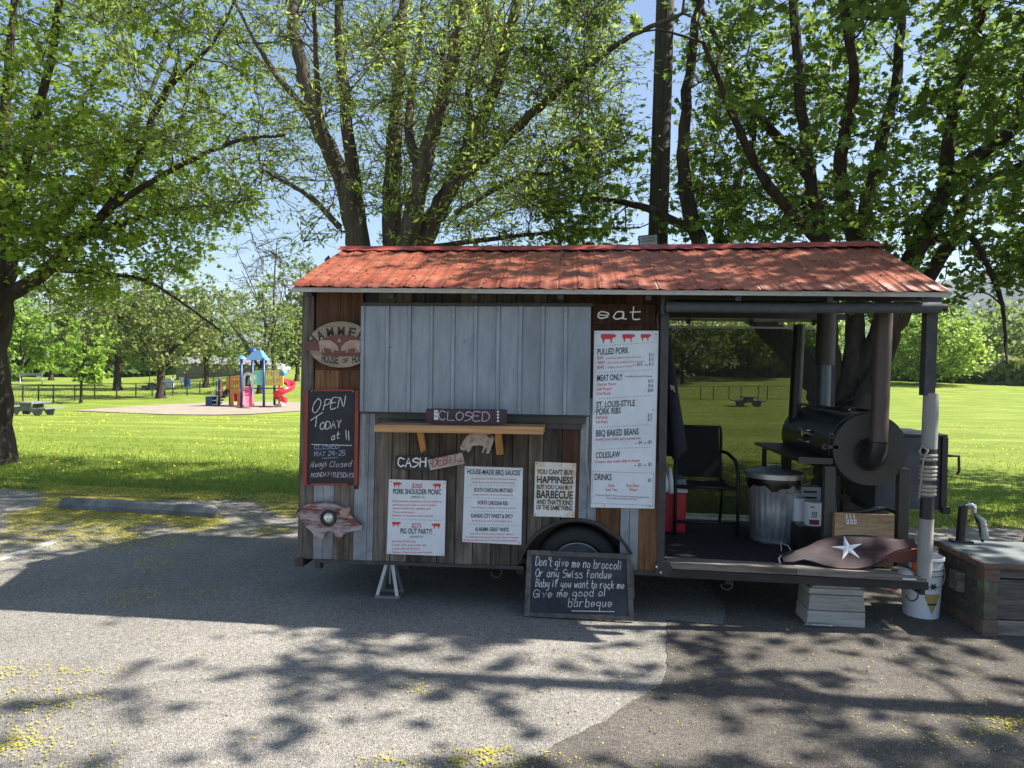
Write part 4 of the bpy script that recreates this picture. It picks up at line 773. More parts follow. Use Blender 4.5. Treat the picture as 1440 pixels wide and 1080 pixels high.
def strokes(s, x0, y0, x1, y1, cap, off, wpx, mb, slant=.12, seed=0, curvy=True, glen=None):
    rs = random.Random(seed); adv = []; 
    for ch in s: adv.append({' ': 3.2, 'i': 3.2, 'l': 3.0, '1': 3.4, 'I': 3.6, "'": 2.4, 't': 4.2, 'm': 6.2, 'M': 6.4, 'w': 6.}.get(ch, 5.2))
    tot = sum(adv)-1.2; cx = 0; wpx /= 2
    for ch, ad in zip(s, adv):
        g = GL.get(ch, '')
        for sk in g.split():
            P = [(int(sk[i]), 'abc'.find(sk[i+1])+10 if sk[i+1] in 'abc' else int(sk[i+1])) for i in range(0, len(sk)-1, 2)]
            if ch in 'iI1l' : P = [(max(0, x-1), y) for x, y in P]
            P = [np.array([x*1.0+rs.uniform(-.12, .12), y+rs.uniform(-.15, .15), 0.]) for x, y in P]
            if curvy and len(P) > 3: P = smooth_path(P, 4)
            Q = []
            for p in P:
                u = (cx+p[0])/tot; h = (p[1]-3)/7.; Q.append(np.array([x0+(x1-x0)*u+h*cap*slant, y0+(y1-y0)*u-h*cap]))
            n = len(Q); L_s = []; R_s = []
            for i in range(n):
                t = Q[min(i+1, n-1)]-Q[max(i-1, 0)]; t = t/(np.linalg.norm(t)+1e-9); nn = np.array([-t[1], t[0]])*wpx*rs.uniform(.75, 1.15)
                if i == 0: Q[i] = Q[i]-t*wpx*.6
                if i == n-1: Q[i] = Q[i]+t*wpx*.6
                L_s.append(Q[i]+nn); R_s.append(Q[i]-nn)
            strokes.k = (strokes.k+1) % 9; of = off+.0002*strokes.k
            fn = off_map.get(id(mb), W)
            mb.add([fn(p[0], p[1], of) for p in L_s]+[fn(p[0], p[1], of) for p in R_s], [(i, n+i, n+i+1, i+1) for i in range(n-1)])
        cx += ad
strokes.k = 0; off_map = {}
def dots(mb, x0, y0, x1, y1, n, r, off):
    for i in range(n):
        x = x0+(x1-x0)*i/(n-1); y = y0+(y1-y0)*i/(n-1); mb.poly([W(x-r, y-r, off), W(x-r, y+r, off), W(x+r, y+r, off), W(x+r, y-r, off)])
def hand(mb, x0, y0, x1, y1, h, off, w=.7, seed=0):      # a line of print too small to read: short uneven marks
    rs = random.Random(seed); x = x0
    while x < x1:
        l = rs.uniform(.8, 1.5); t = (x-x0)/(x1-x0); y = y0+(y1-y0)*t
        if rs.random() > .16: mb.poly([W(x, y-h*rs.uniform(.7, 1), off), W(x, y, off), W(min(x+l*.7, x1), y, off), W(min(x+l*.7, x1), y-h*rs.uniform(.6, 1.), off)])
        x += l+.35
PIG = [(0, .12), (.04, .03), (.15, 0), (.6, .02), (.78, .06), (.84, 0), (.88, .10), (1, .22), (.98, .32), (.82, .42), (.75, .52), (.70, .6), (.72, 1), (.64, 1), (.60, .60), (.30, .56), (.22, .68), (.21, 1), (.13, 1), (.09, .6), (0, .42)]
def pig(mb, x0, y0, w, h, off, flip=False, fn=None, rot=0.):
    fn = fn or W; P = PIG[::-1] if not flip else PIG
    mb.poly([fn(x0+w*(u if not flip else 1-u), y0+h*v+rot*w*(u if not flip else 1-u), off) for u, v in P])
def board(name, q, off, th, mt, label, cat, group=None, bevel=.0015):   # a thing that hangs on the wall: q = TL,TR,BR,BL px
    c = [W(*p, off+th) for p in q]; b = (c[3]+c[2])/2; b = np.array([b[0], D-off, b[2]])
    r = thing(name, b, label, cat, group); bd = part('board', MB().hexa(c, (0, th, 0)), mt, r, bevel=bevel); return r
def nails(r, pts, off, mt=None):
    for p in pts: part('nail', MB().lathe(W(*p, off), [(0, -.003), (.0035, -.002), (.004, .0)], 8, 'y'), mt or m_dark, r)
O_ = .009
# menu: picnic packages
r = board('menu_sign', [(547, 674), (627.5, 676), (625, 782), (543.5, 779)], .008, .004, m_sign, 'white printed menu board headed PORK SHOULDER PICNIC, lowest board left of the sauce list', 'menu sign')
k = MB(); q = MB(); oo = .0135
put(k, 'PORK SHOULDER PICNIC', 552.5, 694.5, 620.5, 695.5, 7.2, oo, .018); put(k, '(SERVES 10)', 578, 700.3, 597, 700.5, 2.8, oo); put(k, 'PIG OUT PARTY!', 563, 750.2, 607.5, 751.2, 7.4, oo, .018); put(k, '(SERVES 25)', 576, 756, 595, 756.2, 2.8, oo)
dots(k, 551.5, 729.5, 620, 732, 22, .45, oo)
put(q, '$200', 579.5, 686, 593.5, 686.3, 6.2, oo, .01); put(q, '$275', 579, 741.8, 592.5, 742, 6.2, oo, .01)
pig(q, 553, 678, 12, 7.5, oo, False); pig(q, 608, 680, 12, 7.5, oo, True); pig(q, 551.5, 733.8, 12.5, 7.5, oo, False); pig(q, 606.5, 736, 12.5, 7.5, oo, True)
for i, t in enumerate(['Pork shoulder smoked to mouth-watering', 'perfection and ready to pull. Includes', '4 dozen fresh buns, coleslaw and', '4 house-made sauces.', 'Minimum 12 hours prior notice required.']):
    put(q, t, 552, 706+i*5.05, 552+[69, 61, 53, 31, 57][i], 706.6+i*5.05, 2.9, oo)
for i, t in enumerate(['All of the PICNIC plus:', '3 racks of St. Louis-style ribs', '2 quarts Bar-B-Q beans', 'Minimum 12 hours prior notice required.']):
    put(q, t, 551, 762.5+i*5.1, 551+[34, 48, 39, 57][i], 762.8+i*5.1, 2.9, oo)
part('black_lettering', k, m_ink, r); part('red_lettering', q, m_red, r); nails(r, [(550, 677.5), (624, 679.3), (547, 776.5), (622, 779.3)], .012)
# sauces
r = board('menu_sign', [(653.5, 655.5), (735.5, 658), (733, 766.3), (650, 762)], .008, .004, m_sign, 'white printed board headed HOUSE-MADE BBQ SAUCES, in the middle of the board wall', 'menu sign')
k = MB(); q = MB(); put(k, "HOUSE-MADE BBQ SAUCES", 657, 666.5, 731.5, 668.5, 7., oo, .018)
for i, (t, x0, x1) in enumerate([('SOUTH CAROLINA MUSTARD', 666.5, 721), ('NORTH CAROLINA RED', 671.5, 714.5), ('KANSAS CITY SWEET & SPICY', 662.5, 721.5), ('ALABAMA GREAT WHITE', 668, 715.5)]):
    y = [691.3, 709.3, 727.8, 746.5][i]; put(k, t, x0, y, x1, y+1.3, 5.6, oo, .018); dots(k, 660, y-9.3, 725.5, y-7.7, 20, .45, oo)
for t, x0, x1, y in [('A selection of authentic barbeque sauces', 663, 726, 674), ('from across the southern United States.', 664.5, 724, 679.3), ('Vinegar sauce from the home of smoked pork.', 664, 722, 696.5), ('This vinegary classic is for the purist.', 661, 725.5, 714.6), ('As the name says, a thick sweet and spicy sauce.', 663, 720, 733.2), ('Use all over: the best place in Decatur, Alabama', 661, 722, 751.4), ('The combination of mayonnaise, vinegar, lemon and pepper', 653.5, 729, 756.), ('Always shake the sauce because settling happens.', 652, 728, 760.4)]:
    put(q, t, x0, y, x1, y+1, 2.5, oo)
part('black_lettering', k, m_ink, r); part('red_lettering', q, m_red, r); nails(r, [(656, 658.5), (732.5, 661), (652.7, 759), (730, 763)], .012)
# tin sign
r = board('tin_sign', [(752.5, 649), (810.5, 651.5), (808, 728), (750.5, 726)], .006, .003, m_rust, 'rust-stained tin sign reading YOU CANT BUY HAPPINESS, above the wheel arch', 'sign')
k = MB()
for t, x0, x1, y, h in [("YOU CAN'T BUY", 755, 806, 667, 6.4), ('HAPPINESS', 755, 806.3, 679.5, 9.3), ('BUT YOU CAN BUY', 754.7, 805.5, 688, 5.6), ('BARBECUE', 754.5, 805.5, 700.8, 10.6), ("AND THAT'S KIND", 754.3, 805.2, 709.6, 6.6), ('OF THE SAME THING', 754, 805, 717.2, 6.2)]: put(k, t, x0, y-.8, x1, y+.8, h, .0105, .03)
part('lettering', k, m_ink, r); nails(r, [(755, 652), (807.5, 654), (753, 723), (805.5, 725)], .010)
# big menu
r = board('menu_sign', [(835.5, 465), (926.5, 465), (920.5, 715.5), (830.5, 713.5)], .012, .005, m_sign, 'tall white menu board with three red pigs on top, beside the open deck', 'menu sign', bevel=.002)
k = MB(); q = MB(); oo = .0185
pig(q, 845, 469.5, 22, 13, oo, False, rot=-.02); pig(q, 875, 469.8, 18.5, 11, oo, False, rot=-.02); pig(q, 901, 469.8, 15, 9.5, oo, False, rot=-.02)
for (x0, x1, y0, y1, t, h) in [(840, 884, 499, 496.5, 'PULLED PORK', 8.5), (839.5, 875.5, 536, 534, 'MEAT ONLY', 8.5), (838.5, 893, 573.5, 570.5, 'ST. LOUIS-STYLE', 8.5), (838.5, 873, 583.2, 581.3, 'PORK RIBS', 8.5), (838, 898, 613.8, 611, 'BBQ BAKED BEANS', 8.8), (837.5, 872, 644.3, 642.6, 'COLESLAW', 8.3), (836, 860, 674.8, 675.3, 'DRINKS', 8.8)]:
    put(k, t, x0, y0, x1, y1, h, oo, .018)
for y0, y1 in ((486.5, 481.5), (524, 519.5), (560.5, 556.5), (600.8, 597.3), (632, 628.5)): dots(k, 843, y0, 917-(y0-486)*.02, y1, 21, .5, oo)
dots(k, 834, 662.8, 919, 665.5, 28, .5, oo); dots(k, 832, 707.5, 918, 711, 28, .5, oo); dots(k, 834, 664, 832, 707, 16, .5, oo); dots(k, 919.3, 667, 918, 710, 16, .5, oo)
for t, x0, x1, y in [('$13', 912.5, 919, 501), ('$15', 912.5, 919, 507.5), ('$15', 912.5, 919, 514), ('$10', 896, 903, 514.5), ('$10', 911.5, 918.5, 538), ('$16', 911.5, 918.5, 544.5), ('$30', 911, 918.5, 551), ('$15', 910.8, 917.5, 586), ('$17', 910.8, 917.5, 592), ('$4', 898, 902.5, 624.5), ('$5', 911.5, 916.5, 623.8), ('$3', 897.5, 902, 655.8), ('$3', 911.5, 916, 655), ('$3', 911, 915.5, 677.5)]: put(k, t, x0, y, x1, y, 4.6, oo, .005)
for t, x0, x1, y in [('sm.', 890, 894.5, 514.6), ('reg.', 906, 911, 514.2), ('sm.', 892.5, 896.5, 624.6), ('reg.', 906, 910, 624), ('sm.', 891.5, 895.5, 656), ('reg.', 905, 909.5, 655.3), ('includes choice of 2 sauces', 879.5, 917.5, 530.5)]: put(k, t, x0, y, x1, y-.5, 2.6, oo)
for t, x0, x1, y in [('BUN', 840, 848, 505.5), ('WRAP', 840, 850.5, 512), ('BOWL', 839.8, 849.5, 519)]: put(q, t, x0, y, x1, y-.4, 4.6, oo, .008)
for t, x0, x1, y in [('- artisan bun, coleslaw, choice of 2 sauces', 850.5, 901.5, 505), ('- flour tortilla, coleslaw, choice of 2 sauces', 853, 906.5, 511.3), ('- coleslaw, choice of 2 sauces', 852.5, 889, 518)]: put(q, t, x0, y, x1, y-2.2, 2.6, oo)
for t, x0, x1, y in [('Quarter Pound', 839.5, 866, 542.5), ('Half Pound', 839, 859.5, 549.2), ('One Pound', 838.8, 858.5, 555.5), ('Half Rack', 838, 855, 589.2), ('Full Rack', 838, 855, 595.5), ('Smoky and a little spicy sometimes', 837.5, 901, 620), ('Creamy slaw made daily in-house', 837, 899.5, 651.5), ('Coke', 855, 864, 684.5), ('Iced Tea', 852, 867.5, 690.5), ('Root Beer', 881, 899, 684.8), ('Water', 885, 896, 690.6)]: put(q, t, x0, y, x1, y-(x1-x0)*.035*(y < 670), 4.2, oo, .004)
put(k, 'To get the LUNCHIT CSI Connecticut on Brisbane Standard Lines,', 837, 697, 912.5, 700.6, 2.4, oo); put(k, 'We are unable to provide you this menu.', 852.5, 701.3, 896, 703.2, 2.4, oo)
part('black_lettering', k, m_ink, r); part('red_lettering', q, m_red, r); nails(r, [(839, 469), (922.5, 470), (836, 579), (918.5, 576.5), (850, 711), (914, 712)], .017)
# OPEN chalkboard
r = thing('chalkboard', W(465, 682), 'tall red-framed chalkboard reading OPEN TODAY at 11, under the oval sign', 'chalkboard')
part('slate', MB().hexa([W(432, 549, .012), W(500, 548.5, .012), W(499, 681, .012), W(429.5, 681, .012)], (0, .010, 0)), m_slateb, r)
for f_ in ([(428.5, 549), (433.5, 549), (431, 682), (426, 682)], [(499.5, 549), (504.5, 549), (502.5, 682.5), (497.5, 682.5)], [(441, 547.6), (497, 547.6), (497, 550.2), (441, 550.2)], [(438, 679.6), (490, 679.6), (490, 682.4), (438, 682.4)]):
    part('frame_rail', MB().hexa([W(*p, .02) for p in f_], (0, .016, 0)), m_redwood, r)
k = MB(); k2 = MB(); k3 = MB(); c = .0135
def wr(mb, s, x0, y0, x1, y1, cap, w, off=c, slant=.12, seed=1): strokes(s, x0, y0, x1, y1, cap, off, w, mb, slant, seed)
wr(k, 'O', 438, 582, 447.5, 580, 21, 1.2, slant=.25); wr(k, 'PEN', 454.5, 577, 483, 572, 15, 1.2, slant=.2)
wr(k, 'T', 436, 605, 452, 594, 14, 1.3, slant=.1); wr(k, 'ODAY', 450, 604.5, 479, 601, 10.5, 1.2, slant=.1, seed=3); wr(k, 'at', 466, 619, 477, 616, 10, 1.1, seed=4); wr(k, '11', 486, 617, 492, 619.5, 12.5, 1.2, slant=-.05)
for mb_, a, b, w in ((k, (438, 625), (495, 626.5), 1.0), (k2, (453, 644.5), (475, 643.5), .8)):
    mb_.poly([W(a[0], a[1]-w/2, c), W(a[0], a[1]+w/2, c), W(b[0], b[1]+w/2, c), W(b[0], b[1]-w/2, c)])
wr(k2, 'CLOSED', 442, 632, 476, 630.5, 5.5, .9, seed=5); wr(k2, 'MAY 24-25', 442, 641.5, 485, 640, 6.5, .95, seed=6)
wr(k3, 'Always', 436, 657.5, 459, 655, 8, .8, slant=.25, seed=7); wr(k3, 'Closed', 463, 657, 494, 655.5, 8, .8, slant=.3, seed=8); wr(k3, 'MONDAY&', 437, 671.5, 467, 669, 6.2, .8, slant=.25, seed=9); wr(k3, 'TUESDAYS', 467, 670.5, 497, 671.5, 6.2, .8, slant=.2, seed=10)
part('white_writing', k, m_chalk, r); part('blue_writing', k2, m_chalkb, r); part('pink_writing', k3, m_chalkp, r); nails(r, [(438.5, 550.5), (496.5, 551)], .014, m_bolt)
# oval sign
oc = (479, 484.5); RX, RY = 45.5, 32.5
r = thing('oval_sign', W(479, 517), 'carved oval wooden sign with two pigs, half hidden behind the metal hatch', 'sign')
part('board', MB().prism([W(oc[0]+RX*math.cos(t), oc[1]+RY*math.sin(t)*(1 if abs(math.sin(t)) < .98 else 1), .045) for t in np.linspace(0, -2*math.pi, 49)[:-1]], (0, .022, 0)), m_oval, r, bevel=.002)
part('banner', MB().prism([W(*p, .050) for p in [(428.5, 480.5), (428.5, 493), (450, 493), (453, 499), (470, 501.3), (490, 501.3), (505, 499.5), (507, 497), (515, 496), (515, 480), (507, 478), (498, 472.5), (485, 471), (470, 471), (458, 474), (448, 480)]], (0, .008, 0)), m_ovalin, r)
mb = MB(); PG2 = [(0, .2), (.06, .05), (.25, .0), (.55, .02), (.78, .22), (.95, .52), (1, .80), (.93, .84), (.80, .78), (.72, .86), (.74, 1.0), (.66, .96), (.60, .68), (.28, .62), (.25, .72), (.30, .95), (.22, .96), (.18, .7), (.14, .95), (.06, .95), (.05, .55)]
def pig2(x0, y0, w, h, flip): P = PG2 if flip else PG2[::-1]; return [W(x0+w*(u if not flip else 1-u), y0+h*v, .0545) for u, v in P]
part('carved_pig', MB().prism(pig2(448, 478, 28.5, 18.5, False)[::-1], (0, .004, 0)), m_pigpink, r); part('carved_pig', MB().prism(pig2(479, 478, 28.5, 18.5, True)[::-1], (0, .004, 0)), m_pigpink, r)
def star(cx, cy, R, r_, fn, rot=0, n=5): return [fn(cx+(R if i % 2 == 0 else r_)*math.sin(math.pi*i/n+rot), cy-(R if i % 2 == 0 else r_)*math.cos(math.pi*i/n+rot)) for i in range(2*n)]
part('carved_star', MB().prism([p for p in star(477, 479, 3.6, 1.3, lambda a, b: W(a, b, .0535))][::-1], (0, .003, 0)), m_pale, r)
mb = MB()
def arc_text(mb, s, cx, cy, rx, ry, a0, a1, cap, off, inner=False, wt=.03):
    n = len(s)
    for i, ch in enumerate(s):
        if ch == ' ': continue
        a = math.radians(a0+(a1-a0)*i/(n-1)); V, F = text_geo(ch, wt); wd = cap*.80 if ch != 'I' else cap*.2
        bx_, by_ = cx+rx*math.sin(a), cy-ry*math.cos(a); t = np.array([math.cos(a)*rx, math.sin(a)*ry]); t /= np.linalg.norm(t); 
        if inner: t = t*-1 if t[0] < 0 else t
        nn = np.array([t[1], -t[0]])
        mb.add([W(*(np.array([bx_, by_])+t*(u-.5)*wd+nn*h*cap), off) for u, h in V], F)
arc_text(mb, 'HAMMERS', 479, 494, 41, 22, -60, 62, 12.5, .0452, wt=.035)
arc_text(mb, 'HOUSE OF HOG', 480, 490, 34, 23.3, 236-360+0-0, 124-0, 9, .0452) if False else None
for i, ch in enumerate('HOUSE OF HOG'):
    if ch == ' ': continue
    x = 454.5+i*4.75; dx = (x-480)/30.; y = 511.8-3.0*dx*dx*1.3; small = ch in 'OF' and 6 <= i <= 7; cp = 11 if not small else 6
    V, F = text_geo(ch, .03); mb.add([W(x-2.1+u*4.5, (y if not small else y-1.5)-h*cp+(u-.5)*(-.25*dx*8), .0452) for u, h in V], F)
part('carved_lettering', mb, m_carve, r)
# eat board, closed board, cash, debit
r = board('eat_board', [(832.5, 427), (922, 428.5), (921, 457), (832, 455.5)], .006, .016, m_brown, 'dark brown board with white handwritten word eat, above the tall menu', 'sign')
k = MB(); strokes('e', 841, 448, 858.5, 448, 20*.87, .0235, 1.9, k, .1, 2); strokes('a', 863, 448.5, 880, 448.5, 20*.87, .0235, 1.9, k, .1, 3); strokes('t', 885, 449.5, 899, 449, 18, .0235, 1.9, k, .1, 4)
part('lettering', k, m_paintw, r)
shy = .20
def WS(px_, py_, off=0): return W(px_, py_, shy+off)
b_ = WS(655, 598); r = thing('closed_sign', b_, 'dark plum board with the word CLOSED, standing on the serving shelf', 'sign')
part('board', MB().prism([WS(*p, .0) for p in [(599, 576), (600.5, 574.5), (711, 576), (712.5, 577.5), (712, 596), (710, 597.5), (605, 596.5), (599, 594)][::-1]], (0, .02, 0)), m_purple, r)
k = MB(); off_map[id(k)] = WS; strokes('CLOSED', 617, 590.5, 687, 592.3, 12.5, .002, 1.3, k, .08, 5); part('lettering', k, m_chalkp, r)
mb = MB()
for (x, y) in ((613.3, 583.5),): mb.hexa([WS(x-2.8, y-7, .004), WS(x+2.8, y-6.6, .004), WS(x+2.6, y+7, .004), WS(x-3, y+6.8, .004)], (0, .003, 0))
part('card', mb, m_sign, r)
mb = MB()
for x, y in ((612.6, 579.5), (614.5, 580), (612.4, 585), (614.2, 585.4)): mb.poly([WS(x-.6, y-1, .0045), WS(x-.6, y+1, .0045), WS(x+.6, y+1, .0045), WS(x+.6, y-1, .0045)])
part('card_print', mb, m_ink, r)
mb = MB()
for y in (579, 583.2, 587.4, 592): mb.poly([WS(*p, .0015) for p in [(700.3, y-1.8), (698.4, y), (700.3, y+1.8), (702.2, y)]])
part('painted_diamonds', mb, m_paintw, r)
r = board('cash_sign', [(556, 641.5), (606, 641.5), (604.5, 663), (555.5, 659)], .008, .014, m_navyb, 'black board with CASH painted in white letters, left of the tilted board', 'sign')
k = MB(); strokes('CASH', 560, 656.5, 598.5, 656.5, 12.5, .0235, 2.0, k, .04, 6); part('lettering', k, m_paintw, r)
r = board('debit_sign', [(601, 646.5), (650, 636.5), (653.2, 652), (605, 661.5)], .023, .012, m_pale, 'tilted pale board with DEBIT painted in red letters', 'sign')
k = MB(); strokes('DEBIT', 608.5, 656.5, 643, 650, 11, .0365, 1.3, k, .0, 7); strokes('me', 644, 650.5, 651, 649.2, 4.5, .0365, .8, k); part('lettering', k, m_redwood, r); nails(r, [(606, 652), (648, 644.5)], .036)
# small wooden pig below the shelf
PX = [(646.8, 629), (650, 623), (656, 613.5), (661, 610.2), (668, 609.6), (680, 609.6), (688, 609.8), (693, 613), (694.5, 618), (693, 624), (690.5, 629), (689.8, 632), (687, 638), (682.5, 637.6), (684.5, 633.5), (683.5, 628.5), (681.5, 633), (679.5, 637), (677, 636.3), (680, 629.5), (679.5, 627), (674, 626.5), (666, 626.8), (663.5, 628), (661.5, 633), (658.8, 636.3), (657, 635.3), (656.5, 632.5), (652, 633.8), (648, 632.5)]
r = thing('pig_cutout', W(670, 637), 'small grey and pink painted wooden pig hung under the serving shelf', 'pig cutout')
part('body', MB().prism([W(*p, .045) for p in PX][::-1], (0, .02, 0)), mat('mottled_pig_paint', (.34, .30, .29), (.52, .42, .42), scale=30, c3=(.12, .11, .10), scale3=22, amt3=.7), r)
part('ear', MB().prism([W(*p, .052) for p in [(684, 611), (690, 612), (691.5, 616), (687, 615)]][::-1], (0, .006, 0)), m_ink, r)
part('eye', MB().lathe(W(650.3, 628.5, .046), [(0, -.003), (.003, -.002), (.004, .001)], 8, 'y'), m_ink, r)
# red and white pig with a headlamp
PP_ = [(77, 480), (84, 470), (92, 483), (110, 470), (130, 440), (165, 425), (200, 417), (245, 413), (290, 415), (330, 425), (370, 442), (400, 454), (440, 449), (443, 470), (436, 492), (455, 512), (470, 530), (500, 553), (521, 570), (524, 588), (517, 602), (492, 605), (470, 610), (440, 615), (420, 622), (400, 632), (390, 642), (386, 670), (345, 672), (342, 645), (338, 628), (325, 612), (300, 605), (280, 615), (266, 640), (263, 668), (205, 668), (200, 640), (180, 612), (150, 588), (125, 560), (104, 522), (88, 503), (80, 495)]
PP_ = [(400+a/4.8, 620+b/4.8) for a, b in PP_]
r = thing('pig_sign', W(462, 760), 'flaking red and white wooden pig with a round headlamp, low on the left corner', 'pig sign')
part('body', MB().prism([W(*p, .042) for p in PP_][::-1], (0, .022, 0)), m_pigsign, r, bevel=.002)
part('ear', MB().prism([W(*p, .052) for p in [(477.5, 718), (484, 714.5), (492, 714), (491.5, 718), (489, 724), (485, 728.5), (480, 727), (477.5, 723)]][::-1], (0, .01, 0)), mat('brown_ear', (.28, .19, .16), (.34, .24, .2), scale=20), r)
lc = W(462.5, 728, .043); part('lamp_ring', MB().lathe(lc, [(.055, 0), (.057, -.018), (.050, -.024), (.042, -.018), (.040, 0)], 32, 'y', False), m_black, r, True)
part('lamp', MB().lathe(lc, [(0, -.026), (.015, -.024), (.030, -.018), (.041, -.006), (.041, 0)], 32, 'y'), m_glassw, r, True)
# leaning chalk sign on the ground
cq = [(741.5, 773.5), (887, 779.5), (892, 873.5), (737, 866.5)]
bl = hz(737, 866.5, .005); br = hz(892, 873.5, .005); yb_ = (bl[1]+br[1])/2; zt = None
lean = .12
def WC(px_, py_, off=0):
    d = ray(px_, py_); n_ = np.array([0, -1, 0])*math.cos(lean)+np.array([0, 0, 1])*math.sin(lean); p0 = np.array([0, yb_, 0])+n_*off
    t = ((p0-CAMP)@n_)/(d@n_); return CAMP+d*t
r = thing('chalkboard', (float(bl[0]+br[0])/2, yb_, 0), 'framed chalkboard with a barbeque rhyme leaning on the wheel, standing on the asphalt', 'chalkboard')
nb = np.array([0, math.cos(lean), -math.sin(lean)])
part('slate', MB().hexa([WC(745, 778, .012), WC(884, 783, .012), WC(888, 869, .012), WC(741, 862, .012)], nb*.010), m_slate2, r)
for f_ in ([(741.5, 773.5), (748.5, 773.8), (744.5, 866.8), (737, 866.5)], [(880.5, 779.3), (887, 779.5), (892, 873.5), (884.5, 873.2)], [(748.6, 773.8), (880.4, 779.2), (880.9, 786), (748.3, 780)], [(744.6, 861), (884, 867), (884.4, 873.2), (744.5, 866.8)]):
    part('frame_rail', MB().hexa([WC(*p, .022) for p in f_], nb*.024), mat('grey_frame_wood', (.05, .045, .042), (.13, .12, .115), scale=1, stretch=(20, 20, 20), objvar=.2), r)
k = MB(); off_map[id(k)] = WC; c2 = .0135
for t, x0, y0, x1, y1, cp in [("Don't give me no broccoli", 753, 795, 874, 801, 12.5), ('Or any Swiss fondue', 753, 811, 860, 813.5, 11.5), ('Baby if you want to rock me', 753, 825, 878, 828, 10.8), ("Give me good ol'", 750, 840.5, 856, 838, 11.5), ('barbeque', 799, 853, 861, 853.5, 12)]:
    strokes(t, x0, y0, x1, y1, cp, c2, 1.0, k, .12, len(t))
k.poly([WC(804, 858.5, c2), WC(804, 859.6, c2), WC(864, 860.6, c2), WC(864, 859.5, c2)]); part('writing', k, m_chalk, r)
part('corner_latch', MB().hexa([WC(887.5, 797, .02), WC(891, 797.2, .02), WC(892.5, 842, .02), WC(889, 842, .02)], nb*.02), m_dark, r)
# axle stand
c = ground(541, 845); c = np.array([c[0], 4.90, 0]); r = thing('axle_stand', c, 'silver pyramid stand propping the front of the trailer', 'stand')
for sx, sy in ((-1, -1), (1, -1), (1, 1), (-1, 1)):
    part('leg', MB().hexa([c+np.array([sx*.018-.012, sy*.02, .245]), c+np.array([sx*.018+.012, sy*.02, .245]), c+np.array([sx*.075+.012, sy*.075, .0]), c+np.array([sx*.075-.012, sy*.075, .0])], (0, .008, 0)), m_rim, r)
for sy in (-1, 1): part('foot_bar', MB().box(c[0]-.087, c[0]+.087, c[1]+sy*.075-.006, c[1]+sy*.075+.002, .0, .018), m_rim, r)
for sx in (-1, 1): part('foot_bar', MB().box(c[0]+sx*.087-.004, c[0]+sx*.087+.004, c[1]-.07, c[1]+.07, .001, .016), m_rim, r)
part('cap', MB().box(c[0]-.034, c[0]+.034, c[1]-.025, c[1]+.03, .24, .25), m_rim, r); part('screw_post', MB().tube([c+np.array([0, 0, .08]), c+np.array([0, 0, .285])], .009, 10), m_bolt, r)
# ------------------------------------------------------------------ things on the deck
# cooler
y0 = 5.72; x1 = hy(964.5, 740, y0)[0]; x0 = x1-.34; r = thing('cooler_box', ((x0+x1)/2, 5.9, FZ), 'red cooler box with white rim and grey lid, beside the left deck post', 'cooler box')
part('body', MB().box(x0, x1, y0, y0+.28, FZ, .665), m_coolred, r, bevel=.012); part('rim', MB().box(x0-.008, x1+.008, y0-.008, y0+.288, .666, .70), m_white, r, bevel=.006)
part('lid', MB().box(x0, x1-.004, y0, y0+.28, .701, .775), m_coolgrey, r, bevel=.012)
# white plastic folding stool
r = thing('folding_stool', (hy(941, 694, 5.52)[0]-.02, 5.52, .62), 'white plastic handles sticking out above the red cooler, beside the deck post', 'plastic stool')
for i, (a, b, t_) in enumerate(((936.5, 692, 664), (943.5, 694, 657))):
    p = hy(a, b, 5.60); q_ = hy(a-2, t_, 5.62); part('handle_bar', MB().tube([p, (p+q_)/2+np.array([.004, 0, 0]), q_], [.020, .021, .014], 12), m_white, r, True)
r.location = (float(p[0]), 5.6, float(p[2])) if False else r.location
# jacket on the post
def jp(px_, py_, dy=0): return hy(px_, py_, 5.35+dy)
r = thing('jacket', jp(946, 640), 'dark navy jacket hanging from the inside of the left deck post', 'jacket')
mb = MB(); rows = [(470, 932, 942, .03), (500, 932, 946, .06), (530, 931, 951, .09), (560, 931, 956, .10), (590, 930, 961, .11), (615, 930, 965, .11), (632, 930, 966, .10), (640, 931, 958, .08)]
K = 16
for (yy_, xa, xb, th) in rows:
    a = jp(xa, yy_); b = jp(xb, yy_); cx_ = (a+b)/2; hw = (b[0]-a[0])/2
    for j in range(K):
        t = 2*math.pi*j/K; w_ = 1+.10*math.sin(3*t+yy_*.02)+.05*math.sin(7*t+yy_*.05); mb.v.append((cx_[0]+hw*math.cos(t)*w_, cx_[1]+th*math.sin(t)*w_, cx_[2]))
mb.f = [(i*K+j, i*K+(j+1) % K, (i+1)*K+(j+1) % K, (i+1)*K+j)[::-1] for i in range(len(rows)-1) for j in range(K)]+[tuple(range(K)), tuple(range((len(rows)-1)*K, len(rows)*K))[::-1]]
part('body', mb, m_jacket, r, True); part('sleeve', MB().tube([jp(941, 520, -.1), jp(946, 560, -.12), jp(949, 600, -.11), jp(951, 645, -.1)], [.03, .04, .038, .03], 10), m_jacket, r, True)
part('patch', MB().hexa([jp(942, 541, -.15), jp(948, 543, -.15), jp(950, 552, -.15), jp(944, 549, -.15)], (0, .004, 0)), m_pale, r); part('hook', MB().tube([(XR-.01, 5.35, 1.98), jp(938, 470), jp(939, 478)], .005, 6), m_black, r)
